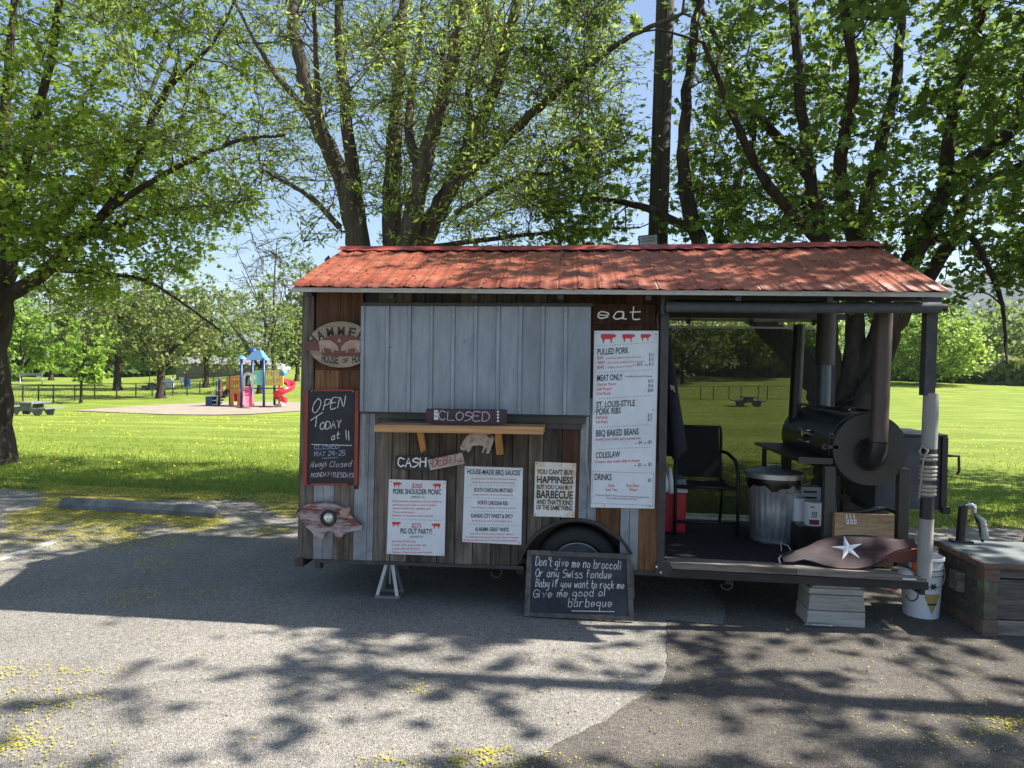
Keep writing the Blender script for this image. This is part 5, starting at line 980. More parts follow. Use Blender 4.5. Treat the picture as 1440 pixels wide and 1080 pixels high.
# patio chair
yc = 6.08; XC0 = hy(950, 640, yc)[0]; XC1 = hy(1015, 640, yc)[0]; ZT = hy(1000, 603, yc)[2]; ZS = .73
r = thing('patio_chair', ((XC0+XC1)/2, 5.9, FZ), 'black sling patio chair with curved arms in front of the shade screen', 'chair')
part('backrest', MB().hexa([(XC0+.02, yc+.06, ZT), (XC1-.02, yc+.06, ZT), (XC1-.01, yc-.02, ZS+.02), (XC0+.01, yc-.02, ZS+.02)], (0, .008, 0)), m_mesh_s, r)
part('seat', MB().hexa([(XC0, yc-.03, ZS-.005), (XC1, yc-.03, ZS-.005), (XC1, yc-.45, ZS+.005), (XC0, yc-.45, ZS+.005)], (0, 0, -.008)), m_mesh_s, r)
for x in (XC0, XC1):
    sgn = 1 if x == XC1 else -1
    part('back_frame', MB().tube([(x, yc+.07, ZT+.01), (x, yc-.01, ZS), (x, yc-.0, ZS-.1)], .013, 8), m_black, r, True)
    part('arm', MB().tube([(x, yc+.02, ZS+.24), (x+sgn*.03, yc-.1, ZS+.235), (x+sgn*.045, yc-.32, ZS+.20), (x+sgn*.05, yc-.40, ZS+.12), (x+sgn*.05, yc-.42, ZS-.05), (x+sgn*.05, yc-.42, FZ)], .014, 8), m_black, r, True)
    part('leg', MB().tube([(x+sgn*.01, yc-.05, ZS), (x+sgn*.01, yc+.08, FZ+.0)], .013, 8), m_black, r, True)
for yy_, zz in ((yc-.45, ZS), (yc+.07, ZT+.012), (yc-.40, FZ+.10)): part('cross_bar', MB().tube([(XC0-.04*(zz < ZT), yy_, zz), (XC1+.04*(zz < ZT), yy_, zz)], .012, 8), m_black, r, True)
# bin
cb = hy(1088, 700, 5.6); cx_, cy_ = cb[0], 5.6; zt = .845; r = thing('dustbin', (cx_, cy_, FZ), 'ribbed galvanised dustbin with its lid on and a black bag under the rim', 'dustbin')
mb = MB(); K = 96
for i, (z, rr) in enumerate([(FZ, .160), (FZ+.02, .166), (FZ+.05, .165), (FZ+.052, .168), (.60, .178), (.78, .186), (.785, .190), (zt, .192)]):
    for j in range(K):
        t = 2*math.pi*j/K; rib = .0035*(math.cos(t*24)) if 2 < i < 6 else 0; mb.v.append((cx_+(rr+rib)*math.cos(t), cy_+(rr+rib)*math.sin(t), z))
mb.f = [(i*K+j, i*K+(j+1) % K, (i+1)*K+(j+1) % K, (i+1)*K+j) for i in range(7) for j in range(K)]+[tuple(range(K))[::-1]]
part('can', mb, m_zinc, r, True)
mb = MB(); K = 40
for i, (z, rr) in enumerate([(zt-.075, .196), (zt-.04, .203), (zt-.01, .200), (zt+.005, .196)]):
    for j in range(K): t = 2*math.pi*j/K; mb.v.append((cx_+(rr+.004*math.sin(t*9+i))*math.cos(t), cy_+(rr+.004*math.sin(t*7))*math.sin(t), z+(.018*math.sin(t*5+1)+.012*math.sin(t*11) if i == 0 else 0)))
mb.f = [(i*K+j, i*K+(j+1) % K, (i+1)*K+(j+1) % K, (i+1)*K+j) for i in range(3) for j in range(K)]; part('bin_bag', mb, m_bag, r, True)
ld = part('lid', MB().lathe((cx_-.005, cy_, zt), [(.208, -.012), (.212, -.008), (.212, .028), (.200, .034), (.17, .038), (.10, .058), (0, .062)], 48), m_zinc, r, 'auto')
part('lid_handle', MB().tube([(cx_-.05, cy_, zt+.055), (cx_-.045, cy_, zt+.085), (cx_+.045, cy_, zt+.085), (cx_+.05, cy_, zt+.055)], .006, 8), m_zinc, ld, True)
for s_ in (-1, 1):
    a = -math.pi/2+.55 if s_ == 1 else math.pi/2+.55; u = np.array([math.cos(a), math.sin(a), 0]); v = np.array([-math.sin(a), math.cos(a), 0]); c0 = np.array([cx_, cy_, zt-.10])+u*.185
    part('side_handle', MB().tube([c0-v*.06, c0-v*.055+u*.025, c0+v*.055+u*.025, c0+v*.06], .006, 8), m_bolt, r, True)
# smoker
SX, SY0, SY1, SZ, SR = hy(1222, 632, 5.0)[0], 5.0, 6.22, hy(1222, 632, 5.0)[2], .238
r = thing('barrel_smoker', (SX, 5.4, FZ), 'large black barrel smoker with three flue pipes on the trailer deck', 'smoker')
part('barrel', MB().lathe((SX, 0, SZ), [(.02, SY0-.012), (SR-.01, SY0-.012), (SR, SY0-.006), (SR, SY1), (SR-.01, SY1+.006), (.02, SY1+.006)], 64, 'y'), m_smoke, r, 'auto')
part('end_plate', MB().lathe((SX, 0, SZ), [(.05, SY0-.02), (SR+.004, SY0-.02), (SR+.004, SY0-.013), (.05, SY0-.013)], 64, 'y'), m_olive, r, 'auto')
# black disc and rim standing for the shading across the end plate
part('plate_shade_disc', MB().lathe((SX-.0, 0, SZ-.03), [(.10, SY0-.024), (.11, SY0-.024), (.112, SY0-.0205)], 40, 'y', False).lathe((SX, 0, SZ-.03), [(.0, SY0-.0235), (.10, SY0-.0235), (.10, SY0-.022)], 40, 'y'), m_smoke, r, 'auto')
dr = part('lid_door', MB().lathe((SX, 0, SZ), [(SR+.002, SY0+.06), (SR+.007, SY0+.062), (SR+.007, SY1-.08), (SR+.002, SY1-.078)], 64, 'y', False), m_smoke, r, 'auto')
for z_, ln in ((.085, .0), (-.0, .0)):
    c = np.array([SX-SR-.02, SY0+.55, SZ+z_]); part('door_handle', MB().tube([c+np.array([.03, -.09, 0]), c+np.array([-.012, -.09, 0]), c+np.array([-.012, .09, 0]), c+np.array([.03, .09, 0])], .010, 8), m_bolt, dr, True)
th_ = hy(1119, 606, 5.42); part('thermometer', MB().lathe((SX-SR+.0, 5.55, SZ+.06), [(.028, -.035), (.033, -.03), (.033, 0.03)], 20, 'x'), m_chrome, dr, 'auto')
part('hinge_ring', MB().tube([np.array(hy(1169, 613, 4.99))+np.array([.014*math.cos(t), 0, .014*math.sin(t)]) for t in np.linspace(0, 2*math.pi, 13)], .005, 6, False), m_olive, r, True)
part('lifting_lug', MB().box(SX-SR-.055, SX-SR+.03, SY0-.02, SY0-.012, SZ+.0, SZ+.022).lathe((SX-SR-.058, SY0-.016, SZ+.011), [(.008, -.004), (.02, -.004), (.02, .004), (.008, .004)], 14, 'y', False), m_olive, r, 'auto')
part('top_rail', MB().tube([(SX-.1, SY0+.1, SZ+SR+.018), (SX-.1, SY1-.1, SZ+SR+.018)], .012, 8).tube([(SX+.02, SY0+.05, SZ+SR+.022), (SX+.02, SY0+.5, SZ+SR+.022)], .010, 8), m_smoke, r, True)
cz0 = SZ+.17
part('flue', MB().tube([(hy(1120, 480, 6.05)[0], 6.05, SZ+.1), (hy(1120, 480, 6.05)[0]+.02, 6.05, 2.04)], .048, 20), m_black, r, 'auto')
fx = hy(1158, 545, 5.75)[0]; fz1 = hy(1158, 512, 5.75)[2]
part('flue', MB().tube([(fx, 5.75, SZ+.2), (fx, 5.75, fz1)], .052, 20), m_bluepipe, r, 'auto')
part('flue_sleeve', MB().tube([(fx+.005, 5.75, fz1-.005), (fx+.01, 5.75, 2.20)], .070, 20), m_olive, r, 'auto')
px3 = hy(1236, 600, 4.86)[0]
part('flue', MB().tube([(px3+.012, 4.86, 2.22), (px3+.004, 4.86, 1.5), (px3, 4.86, 1.19)], .056, 24), m_pipe, r, 'auto')
part('flue_elbow', MB().tube([(px3, 4.86, 1.19), (px3-.003, 4.865, 1.14), (px3-.01, 4.885, 1.09), (px3-.012, 4.93, 1.055), (px3-.012, 4.982, 1.05)], [.060, .062, .064, .066, .070], 24), m_smoke, r, 'auto')
for a_, b_ in ((hy(1165, 700, 5.0)[0], 5.0), (hy(1269, 700, 5.0)[0], 5.0), (hy(1165, 700, 5.0)[0], 6.0), (hy(1269, 700, 5.0)[0], 6.0)):
    part('leg', MB().box(a_-.035, a_+.035, b_-.03, b_+.03, FZ, SZ-.12), m_olive, r, bevel=.003)
part('leg_rail', MB().box(hy(1165, 700, 5.0)[0]+.036, hy(1269, 700, 5.0)[0]-.036, 5.96, 6.0, .62, .66), m_olive, r)
sx0, sx1 = hy(1122, 650, 5.0)[0], hy(1172, 650, 5.0)[0]; sz_ = hy(1147, 648, 5.0)[2]
sh = part('side_shelf', MB().box(sx0, sx1, 5.0, 6.2, sz_-.012, sz_+.008), m_smoke, r); part('shelf_edge', MB().box(sx0, sx1-.01, 4.985, 4.998, sz_-.02, sz_+.022), m_olive, sh)
part('shelf_strut', MB().box(sx0+.02, sx0+.05, 6.0, 6.03, FZ, sz_-.013), m_black, sh)
bx0, bx1 = hy(1231, 660, 5.3)[0], hy(1328, 660, 5.3)[0]; z1_, z0_ = hy(1280, 614, 5.3)[2], hy(1280, 716, 5.3)[2]
fb_ = part('firebox', MB().box(bx0, bx1, 5.30, 5.85, z0_, z1_), m_slate, r, bevel=.006)
part('firebox_lid', MB().box(bx0-.01, bx1+.012, 5.285, 5.865, z1_+.001, z1_+.022), m_black, fb_, bevel=.004); part('side_frame', MB().box(bx1-.028, bx1+.010, 5.275, 5.299, z0_-.01, z1_), m_black, fb_)
part('firebox_handle', MB().tube([(bx1+.008, 5.30, z1_-.13), (bx1+.095, 5.30, z1_-.13), (bx1+.10, 5.30, z1_-.24), (bx1+.085, 5.30, z1_-.26)], .010, 8), m_black, fb_, True)
part('latch', MB().box(bx1-.02, bx1+.03, 5.26, 5.298, z0_-.02, z0_+.03), m_black, fb_); part('firebox_bracket', MB().box(bx0+.02, bx0+.07, 5.35, 5.8, z0_-.05, z0_-.001).box(hy(1269, 700, 5.0)[0]-.03, hy(1269, 700, 5.0)[0]+.03, 5.40, 5.46, FZ, z0_-.001), m_black, fb_)
# pails and tins under the smoker
def pail(c, rr, h, label, tilt=0, lab=True, seed=0, cat='pail', group=None, r2=None):
    c = np.array(c, float); t = thing('paint_pail', c, label, cat, group); r2 = r2 or rr*1.12
    part('body', MB().lathe(c, [(rr, 0), (r2, h-.015), (r2+.006, h-.012), (r2+.006, h), (r2-.004, h)], 28), m_white, t, 'auto')
    part('lid', MB().lathe(c, [(r2-.004, h-.004), (r2-.004, h+.006), (.0, h+.008)], 28, 'z'), mat('pail_lid', (.55, .55, .50), rough=.5), t, 'auto')
    if lab:
        mb = MB(); mr = MB(); K = 8
        def cy(a, z, o=.0015): R = rr+(r2-rr)*(z/h)+o; return (c[0]+R*math.cos(a), c[1]+R*math.sin(a), c[2]+z)
        for j in range(K): a0 = math.radians(-128+j*9); a1 = a0+math.radians(9); mr.add([cy(a0, h*.06), cy(a1, h*.06), cy(a1, h*.28), cy(a0, h*.28)], [(0, 1, 2, 3)])
        part('label_band', mr, mat('maroon_label', (.22, .02, .05)), t)
        for zz in (.42, .52, .60):
            for j in range(3): a0 = math.radians(-112+j*12); mb.add([cy(a0, h*(zz-.025)), cy(a0+.15, h*(zz-.025)), cy(a0+.15, h*(zz+.03)), cy(a0, h*(zz+.03))], [(0, 1, 2, 3)])
        part('label_print', mb, m_ink, t); mo = MB()
        pts = [cy(math.radians(-108)+.24*math.cos(q_), h*.80+h*.09*math.sin(q_), .002) for q_ in np.linspace(0, math.pi, 9)]; mo.poly(pts[::-1]); part('label_logo', mo, m_orange, t)
    return t
p = hy(1146, 740, 5.30); pail((p[0], 5.36, p[2]), .058, .165, 'white labelled pail with an orange arch and maroon band, front one under the shelf', seed=1)
one('low_crate', MB().box(p[0]-.12, p[0]+.14, 5.28, 5.62, FZ, p[2]-.001), m_smoke, (p[0], 5.45, FZ), 'low black crate carrying the white pails under the smoker shelf', 'crate', bevel=.004)
pail((p[0]-.06, 5.50, p[2]), .05, .165, 'plain white pail behind the labelled pail, next to the dustbin', lab=False, r2=.056)
c = np.array([hy(1136, 705, 5.72)[0], 5.72, FZ]); r = thing('card_box', c, 'white carton with orange arch and dark print, tucked behind the pails', 'carton')
part('carton', MB().box(c[0]-.07, c[0]+.09, 5.70, 5.80, FZ, .75), m_sign, r); mb = MB()
for i in range(4): mb.hexa([(c[0]-.04, 5.699, .72-i*.045), (c[0]+.06, 5.699, .72-i*.045), (c[0]+.06, 5.699, .705-i*.045), (c[0]-.04, 5.699, .705-i*.045)], (0, .0005, 0))
part('carton_print', mb, m_ink, r)
c = np.array([hy(1168, 690, 5.45)[0], 5.45, FZ]); r = thing('glass_jug', c, 'clear glass jug with white base tray behind the smoker leg', 'jug')
part('jug', MB().lathe(c, [(.035, .17), (.045, .18), (.045, .36), (.03, .40), (.03, .44), (.026, .44)], 20), m_bluepipe, r, 'auto'); part('tray', MB().box(c[0]-.06, c[0]+.06, 5.39, 5.51, FZ+.14, FZ+.169), m_white, r); part('tray_stand', MB().box(c[0]-.05, c[0]+.05, 5.40, 5.50, FZ, FZ+.139), m_black, r)
# wooden box
a, b = hy(1184, 722, 4.99), hy(1258, 724, 4.99); a = np.array([hy(1173, 722, 4.94)[0], 4.92, 0]); zt_ = hy(1220, 723, 4.92)[2]; b = hy(1258, 724, 4.92)
r = thing('wooden_box', ((a[0]+b[0])/2, 4.95, FZ), 'stained plywood box with burnt stripe marks, between the smoker legs', 'box')
part('front_panel', MB().box(a[0], b[0], 4.92, 4.935, FZ+.002, zt_), m_crate, r); part('side_panel', MB().box(a[0], a[0]+.012, 4.936, 4.965, FZ, zt_), m_crate, r); part('side_panel', MB().box(b[0]-.012, b[0], 4.936, 4.965, FZ, zt_), m_crate, r); part('back_panel', MB().box(a[0], b[0], 4.9655, 4.9685, FZ, zt_-.02), m_crate, r)
mb = MB(); mk = MB()
for i in range(3):
    x = 1190+i*5.2; q_ = lambda X, Y: hy(X, Y, 4.9185); mb.poly([q_(x, 723.5), q_(x, 729), q_(x+1.5, 729), q_(x+1.5, 723.5)]); mb.poly([q_(x+.6, 730.5), q_(x+.6, 737), q_(x+4.0, 737), q_(x+4.0, 730.5)])
    mk.poly([hy(x+1.7, 732.2, 4.918), hy(x+1.7, 735.2, 4.918), hy(x+2.9, 735.2, 4.918), hy(x+2.9, 732.2, 4.918)])
part('stencil', mb, m_paintw, r); part('stencil_holes', mk, m_ink, r)
r = thing('firewood_stick', (hy(1245, 722, 5.1)[0], 5.1, zt_), 'charred stick lying on the back edge of the plywood box', 'stick'); part('stick', MB().tube([hy(1180, 722, 4.96), hy(1215, 719, 5.0), hy(1245, 714, 5.05), hy(1262, 722, 5.02)], [.014, .018, .02, .01], 8), m_smoke, r, True)
# star pig cut-out lying against the box
PS = [(1098, 779), (1102, 790), (1115, 790), (1130, 786.5), (1142, 789), (1160, 795), (1180, 799), (1205, 799.5), (1225, 796), (1240, 789), (1250, 779), (1262, 773.5), (1280, 771), (1291, 771), (1289, 766), (1285, 757), (1265, 758.5), (1240, 755), (1215, 752), (1190, 752), (1170, 754.5), (1150, 760), (1135, 768), (1122, 773), (1110, 775)]
l2 = math.radians(50)
def WP(px_, py_, off=0):
    d = ray(px_, py_); n_ = np.array([0, -math.cos(l2), math.sin(l2)]); p0 = np.array([0, 4.70, FZ+.004])+n_*off; return CAMP+d*(((p0-CAMP)@n_)/(d@n_))
n2 = np.array([0, math.cos(l2), -math.sin(l2)])
r = thing('star_pig_board', WP(1190, 799), 'dark red pig-shaped board with a white star, lying along the deck edge', 'pig board')
part('body', MB().prism([WP(*p, .02) for p in PS][::-1], n2*.018), m_starpig, r, bevel=.002)
cs = (1191.5, 771); tips = [(1187, 753.5), (1212, 764.5), (1209.5, 785.5), (1184.5, 786.5), (1168.5, 769)]; mb = MB(); cc = WP(*cs, .034)
for i in range(5):
    t0 = np.array(tips[i]); t1 = np.array(tips[(i+1) % 5]); inn = np.array(cs)*.62+(t0+t1)/2*.38; tp = np.array(tips[i-1]); inp = np.array(cs)*.62+(t0+tp)/2*.38
    mb.add([cc, WP(*t0, .021), WP(*inn, .021), WP(*inp, .021)], [(0, 1, 2)[::-1], (0, 3, 1)[::-1]])
part('star', mb, m_star, r); part('tail_hook', MB().tube([WP(1098, 781, .025), WP(1095, 786, .03), WP(1097, 792, .03)], .006, 6).tube([WP(1099, 775, .02), WP(1098, 764, .03), WP(1108, 767, .03), WP(1112, 774, .02)], .003, 6), m_rope, r, True)
# maroon board, orange tub, shell
q0 = [(1246, 785), (1262, 774.5), (1292, 772.5), (1296, 790), (1250, 790)]
one('maroon_board', MB().prism([hy(*p, 4.76) for p in [(1246, 783), (1262, 775.5), (1291, 772.5), (1293, 791), (1250, 791)]][::-1], (0, .015, 0)), m_maroon, hy(1270, 792, 4.76), 'brownish red board propped behind the star board, near the right post', 'board')
a = hy(1283, 772, 4.805); b = hy(1293, 792, 4.805); one('orange_tub', MB().lathe(((a[0]+b[0])/2, 4.79, FZ), [(.028, 0), (.030, a[2]-FZ-.01), (.034, a[2]-FZ-.008), (.034, a[2]-FZ)], 18), m_orange, ((a[0]+b[0])/2, 4.79, FZ), 'small bright orange tub against the right deck post', 'tub', smooth='auto')
c = np.array(hz(1246, 794, FZ)); c = np.array([c[0], 4.715, FZ]); r = thing('metal_scoop', c, 'pale scoop shell lying at the right end of the deck edge', 'scoop')
part('bowl', MB().lathe(c, [(.050, .004), (.048, .020), (.038, .040), (.018, .052), (0, .055)], 20), m_pale, r, True); part('grip', MB().tube([c+np.array([.05, 0, .01]), c+np.array([.09, 0, .012]), c+np.array([.10, 0, .04])], .005, 6), m_bolt, r, True)
part('plate', MB().box(c[0]-.045, c[0]+.035, c[1]-.075, c[1]-.055, FZ-.0, FZ+.006), m_white, r)
# block stack and spring
bx_ = hz(1176, 882, 0); X0, X1 = hz(1137, 881, 0)[0], hz(1217, 884, 0)[0]; Yb = bx_[1]+.005
r = thing('timber_block_stack', ((X0+X1)/2, Yb+.12, 0), 'stack of grey timber blocks propping the deck edge', 'timber blocks')
hh_ = [0, .100, .205, .246, .261, .274]
for i, (z0, z1) in enumerate(zip(hh_[:-1], hh_[1:])):
    ins = [0, .012, .012, .03, .045][i]; part('block', MB().hexa([(X0+ins, Yb+i*.006, z1-.004), (X1-ins*.8, Yb+i*.006, z1-.004), (X1-ins*.8+(.012 if i == 1 else 0), Yb+i*.004, z0), (X0+ins-.008, Yb+i*.004, z0)], (0, .24, 0)), m_block if i < 3 else m_fascia, r, bevel=.006)
r = thing('coil_spring', (X0, Yb-.03, .0), 'small steel coil spring lying at the foot of the timber blocks', 'spring')
p0 = np.array([X0-.0, Yb-.03, .016]); part('coil', MB().tube([p0+np.array([.01+.13*t, .012*math.cos(t*75), .012*math.sin(t*75)]) for t in np.linspace(0, 1, 110)], .003, 4), m_bolt, r, True); part('rod', MB().tube([p0+np.array([-.03, 0, 0]), p0+np.array([.17, 0, 0])], .003, 6), m_bolt, r, True)
# white bucket by the post
c = np.array([2.355, 5.05, 0]); r = thing('white_bucket', c, 'white plastic bucket with a leaf and diamond emblem, between right post and wooden chest', 'bucket')
part('body', MB().lathe(c, [(.105, 0), (.11, .004), (.125, .29), (.130, .292), (.130, .300), (.126, .302), (.128, .33), (.133, .332), (.133, .34), (.129, .342), (.13, .385), (.135, .387), (.135, .41), (.127, .41), (.098, .02)], 40, closed=False), m_white, r, 'auto')
part('hoop', MB().lathe(c, [(.1315, .293), (.1315, .299)], 40, closed=False).lathe(c, [(.1345, .333), (.1345, .339)], 40, closed=False).lathe(c, [(.1362, .389), (.1362, .393)], 40, closed=False), m_slate, r)
def cyb(a, z, o=.003): R = .11+.015*z/.29+o; return (c[0]+R*math.cos(math.radians(a)), c[1]+R*math.sin(math.radians(a)), z)
mb = MB(); K = 6; ring = []
for i in range(12): aa = math.pi*i/6; R_ = 1 if i % 2 == 0 else .5; ring.append(cyb(-80+15*R_*math.cos(aa), .225+.03*R_*math.sin(aa)))
part('leaf_emblem', mb.add([cyb(-80, .225)]+ring, [(0, 1+i, 1+(i+1) % 12) for i in range(12)]), mat('dark_green_print', (.01, .06, .03)), r)
mb = MB()
for a0 in range(-104, -56, 8):
    h0 = .04+.11*abs(a0+80)/24; h1 = .04+.11*abs(a0+8+80)/24; mb.add([cyb(a0, h0), cyb(a0+8, h1), cyb(a0+8, .175), cyb(a0, .175)], [(0, 1, 2, 3)])
part('diamond_emblem', mb, mat('ochre_print', (.42, .30, .09)), r)
mb = MB()
for a0 in range(-104, -56, 8): mb.add([cyb(a0, .100, .0035), cyb(a0+8, .100, .0035), cyb(a0+8, .112, .0035), cyb(a0, .112, .0035)], [(0, 1, 2, 3)]) if a0 > -98 and a0 < -66 else None
part('emblem_bar', mb, m_ink, r); part('bail_handle', MB().tube([c+np.array([.136*math.cos(t), -.136*math.sin(t)*1.02, .37-.16*math.sin(t)]) for t in np.linspace(0, math.pi, 13)], .003, 6), m_bolt, r, True)
# chest
CX0, CY0, CY1, CZ = 2.575, 4.70, 5.27, .47; CX1 = 3.75
r = thing('wooden_chest', ((CX0+CX1)/2, (CY0+CY1)/2, 0), 'old wooden chest with grey-blue lid and flaking green corner post, right of the trailer', 'chest')
part('lid', MB().box(CX0-.03, CX1+.03, CY0-.03, CY1+.03, CZ-.028, CZ), m_lid, r, bevel=.003)
part('lid_edge', MB().box(CX0-.034, CX1+.034, CY0-.040, CY0-.031, CZ-.040, CZ-.003), m_edge, r, bevel=.002); part('lid_edge', MB().box(CX0-.042, CX0-.031, CY0-.030, CY1+.03, CZ-.040, CZ-.003), m_edge, r, bevel=.002)
for z0, z1, m_ in ((.0, .10, m_grey), (.102, .36, m_chest), (.362, CZ-.03, m_chest)): part('front_board', MB().box(CX0+.075, CX1-.06, CY0-.002*(z0 == 0), CY0+.02, z0+.006, z1-.002), m_, r)
for z0, z1 in ((.006, .16), (.162, .31), (.312, CZ-.03)): part('side_board', MB().box(CX0, CX0+.02, CY0+.08, CY1-.05, z0, z1-.002), m_chest, r)
part('corner_post', MB().box(CX0-.008, CX0+.072, CY0-.010, CY0+.075, .101, CZ-.031), m_lichen, r, bevel=.003); part('corner_cap', MB().box(CX0-.016, CX0+.08, CY0-.018, CY0+.078, CZ-.125, CZ-.041), m_edge, r, bevel=.003)
part('corner_foot', MB().box(CX0-.02, CX0+.074, CY0-.022, CY0+.078, .0, .10), m_edge, r, bevel=.004); part('corner_post', MB().box(CX0-.008, CX0+.05, CY1-.05, CY1+.0, .0, CZ-.031), m_chest, r)
part('back_board', MB().box(CX0+.05, CX1, CY1-.02, CY1, .01, CZ-.031), m_chest, r); part('end_board', MB().box(CX1-.02, CX1, CY0+.02, CY1-.02, .01, CZ-.031), m_chest, r)
part('side_handle', MB().box(CX0-.05, CX0-.001, CY0+.22, CY0+.34, .20, .33), m_greyx, r, bevel=.006)
part('rim_rail', MB().box(CX0-.012, CX0-.001, CY0+.08, CY1-.051, .0, .07), m_edge, r)
# jack on the back of the chest
j0 = np.array([hy(1350, 760, CY1-.04)[0]+.0, CY1-.045, CZ]); r = thing('hand_pump', j0, 'black upright cylinder with chrome head and grey lever, on the back of the chest', 'hand pump')
part('cylinder', MB().tube([j0, j0+np.array([.012, 0, .255])], [.031, .030], 20), m_black, r, 'auto'); part('foot', MB().box(j0[0]-.06, j0[0]+.07, j0[1]-.04, j0[1]+.04, CZ+.0005, CZ+.014), m_black, r)
part('head', MB().tube([j0+np.array([.01, 0, .25]), j0+np.array([.045, -.01, .272]), j0+np.array([.070, -.02, .262]), j0+np.array([.078, -.02, .19])], [.016, .018, .018, .014], 12), m_chrome, r, True)
part('lever', MB().tube([j0+np.array([.082, -.03, .20]), j0+np.array([.118, -.05, .165]), j0+np.array([.128, -.06, .04])], [.012, .02, .027], 12), mat('pale_grey_grip', (.36, .42, .40), rough=.5), r, True)
part('lever_arm', MB().tube([j0+np.array([.08, -.03, .19]), j0+np.array([.10, -.05, .11]), j0+np.array([.115, -.06, .02])], .010, 8), m_black, r, True); part('trigger', MB().box(j0[0]+.108, j0[0]+.135, j0[1]-.075, j0[1]-.05, CZ+.128, CZ+.134), m_red, r)
# traffic cone beyond the chest, cut by the right edge
c = ground(1457, 775); r = thing('traffic_cone', c, 'orange traffic cone just showing at the right edge beyond the chest', 'traffic cone'); part('cone', MB().lathe(c, [(.12, .02), (.03, .45), (.02, .45)], 20), m_orange, r, 'auto'); part('base', MB().box(c[0]-.16, c[0]+.16, c[1]-.16, c[1]+.16, c[2], c[2]+.02), m_orange, r)

# ------------------------------------------------------------------ pole with notice, kerb block
c = np.array([hy(921, 400, 10)[0], 10.0, float(gz(0.9, 10))]); tp = hy(936, 0, 10); top_ = c+(tp-c)*1.25; top_[1] = 10.05
r = thing('utility_pole', c, 'dark wooden utility pole rising behind the middle of the red roof', 'utility pole'); part('pole', MB().tube([c-np.array([0, 0, .2]), c+(top_-c)*.4, top_], [.145, .137, .118], 20), m_pole, r, 'auto')
mb = MB()
for i in range(8): z = 2.9+i*.62; x = c[0]+(top_[0]-c[0])*z/top_[2]; part('step_peg', MB().lathe((x+(.05 if i % 2 else -.04), 10-.13, z), [(.0, -.012), (.012, -.010), (.014, .01)], 8, 'y'), m_black, r)
q = [(898.5, 333), (924, 329.5), (925.5, 347.5), (900, 349)]; r = thing('notice_sign', hy(912, 349, 9.80), 'small white notice sign with a red ring fixed to the utility pole', 'notice sign')
part('plate', MB().hexa([hy(a-1.2, b-1.2*(i < 2), 9.80) for i, (a, b) in enumerate(q[:1])]+[hy(925.2, 328.5, 9.80), hy(926.5, 362, 9.80), hy(898.5, 363, 9.80)], (0, .012, 0)), m_olive, r); part('face', MB().hexa([hy(899, 333.2, 9.795), hy(923.8, 330, 9.795), hy(925.3, 360.5, 9.795), hy(900, 361.5, 9.795)], (0, .004, 0)), m_sign, r)
mb = MB(); 
for i, (t, y_) in enumerate((('NOTICE', 337.2), ('NO PARKING', 341.2))):
    V, F = text_geo(t, .01); mb.add([hy(903+u*17.5, y_-u*1.8-h*2.6, 9.793) for u, h in V], F)
part('lettering', mb, m_ink, r); part('ring', MB().tube([hy(912.5+7*math.cos(t), 351+7*math.sin(t), 9.79) for t in np.linspace(0, 2*math.pi, 25)], .009, 6, False), m_red, r, True)
part('bracket', MB().box(hy(912, 349, 9.8)[0]-.02, hy(912, 349, 9.8)[0]+.02, 9.812, 9.875, hy(912, 349, 9.8)[2], hy(912, 340, 9.8)[2]), m_dark, r)
a = hz(78, 716, 0); b = hz(299, 729, 0); a[1] = max(a[1], 7.25); dv = (b-a); dv[2] = 0; ln = np.linalg.norm(dv); u = dv/ln; nrm = np.array([-u[1], u[0], 0]); up = np.array([0, 0, 1.])
def kp(s, t, z): return a+u*s+nrm*t+up*z
mb = MB(); prof = [(0, 0), (.0, .055), (.03, .115), (.11, .115), (.145, .055), (.15, 0)]; rows = []
for s_, f_ in ((0, .6), (.04, 1), (ln-.05, 1), (ln, .75)): rows.append([kp(s_, .075+(t-.075)*(1 if f_ == 1 else .9), z*f_+.0) for t, z in prof])
K = 6; mb.v = [tuple(p) for r_ in rows for p in r_]; mb.f = [(i*K+j, (i+1)*K+j, (i+1)*K+(j+1) % K, i*K+(j+1) % K) for i in range(3) for j in range(K)]+[tuple(range(K)), tuple(range(3*K, 4*K))[::-1]]
one('wheel_stop', mb, m_concd, kp(ln/2, .07, 0), 'worn grey concrete wheel stop lying along the lawn edge', 'wheel stop', bevel=.008)

# ------------------------------------------------------------------ park: tables, playground, fences
def park_table(px_, py_, label, yaw=0., sc=1.0):
    g = ground(px_, py_); r = thing('picnic_table', g, label, 'picnic table', 'concrete picnic tables in the park'); c, s = math.cos(yaw), math.sin(yaw)
    def Rr(mb): mb.v = [(g[0]+sc*((x)*c-(y)*s), g[1]+sc*(x*s+y*c), g[2]+sc*z) for x, y, z in mb.v]; return mb
    part('tabletop', Rr(MB().box(-.55, .55, -.9, .9, .70, .78)), m_concd, r)
    for x in (-1.05, 1.05): part('bench', Rr(MB().box(x-.38*.6, x+.38*.6, -.85, .85, .40, .47)), m_concd, r)
    for y in (-.55, .55):
        part('support', Rr(MB().prism([(-.28, y-.06, .70), (.28, y-.06, .70), (.30, y-.06, .45), (.95, y-.06, .40), (.85, y-.06, .0), (.55, y-.06, .0), (.35, y-.06, .25), (0, y-.06, .32), (-.35, y-.06, .25), (-.55, y-.06, .0), (-.85, y-.06, .0), (-.95, y-.06, .40), (-.30, y-.06, .45)], (0, .12, 0))), m_concd, r)
    return r
park_table(45, 584, 'dark concrete picnic table with two benches at the far left of the lawn', .12, .74)
park_table(214, 548, 'pale concrete picnic table behind the fence beside the dark-trunked tree', .2)
park_table(1052, 571, 'concrete picnic table seen through the shade screen', -.05)
g0 = ground(345, 572.5); SCL = None
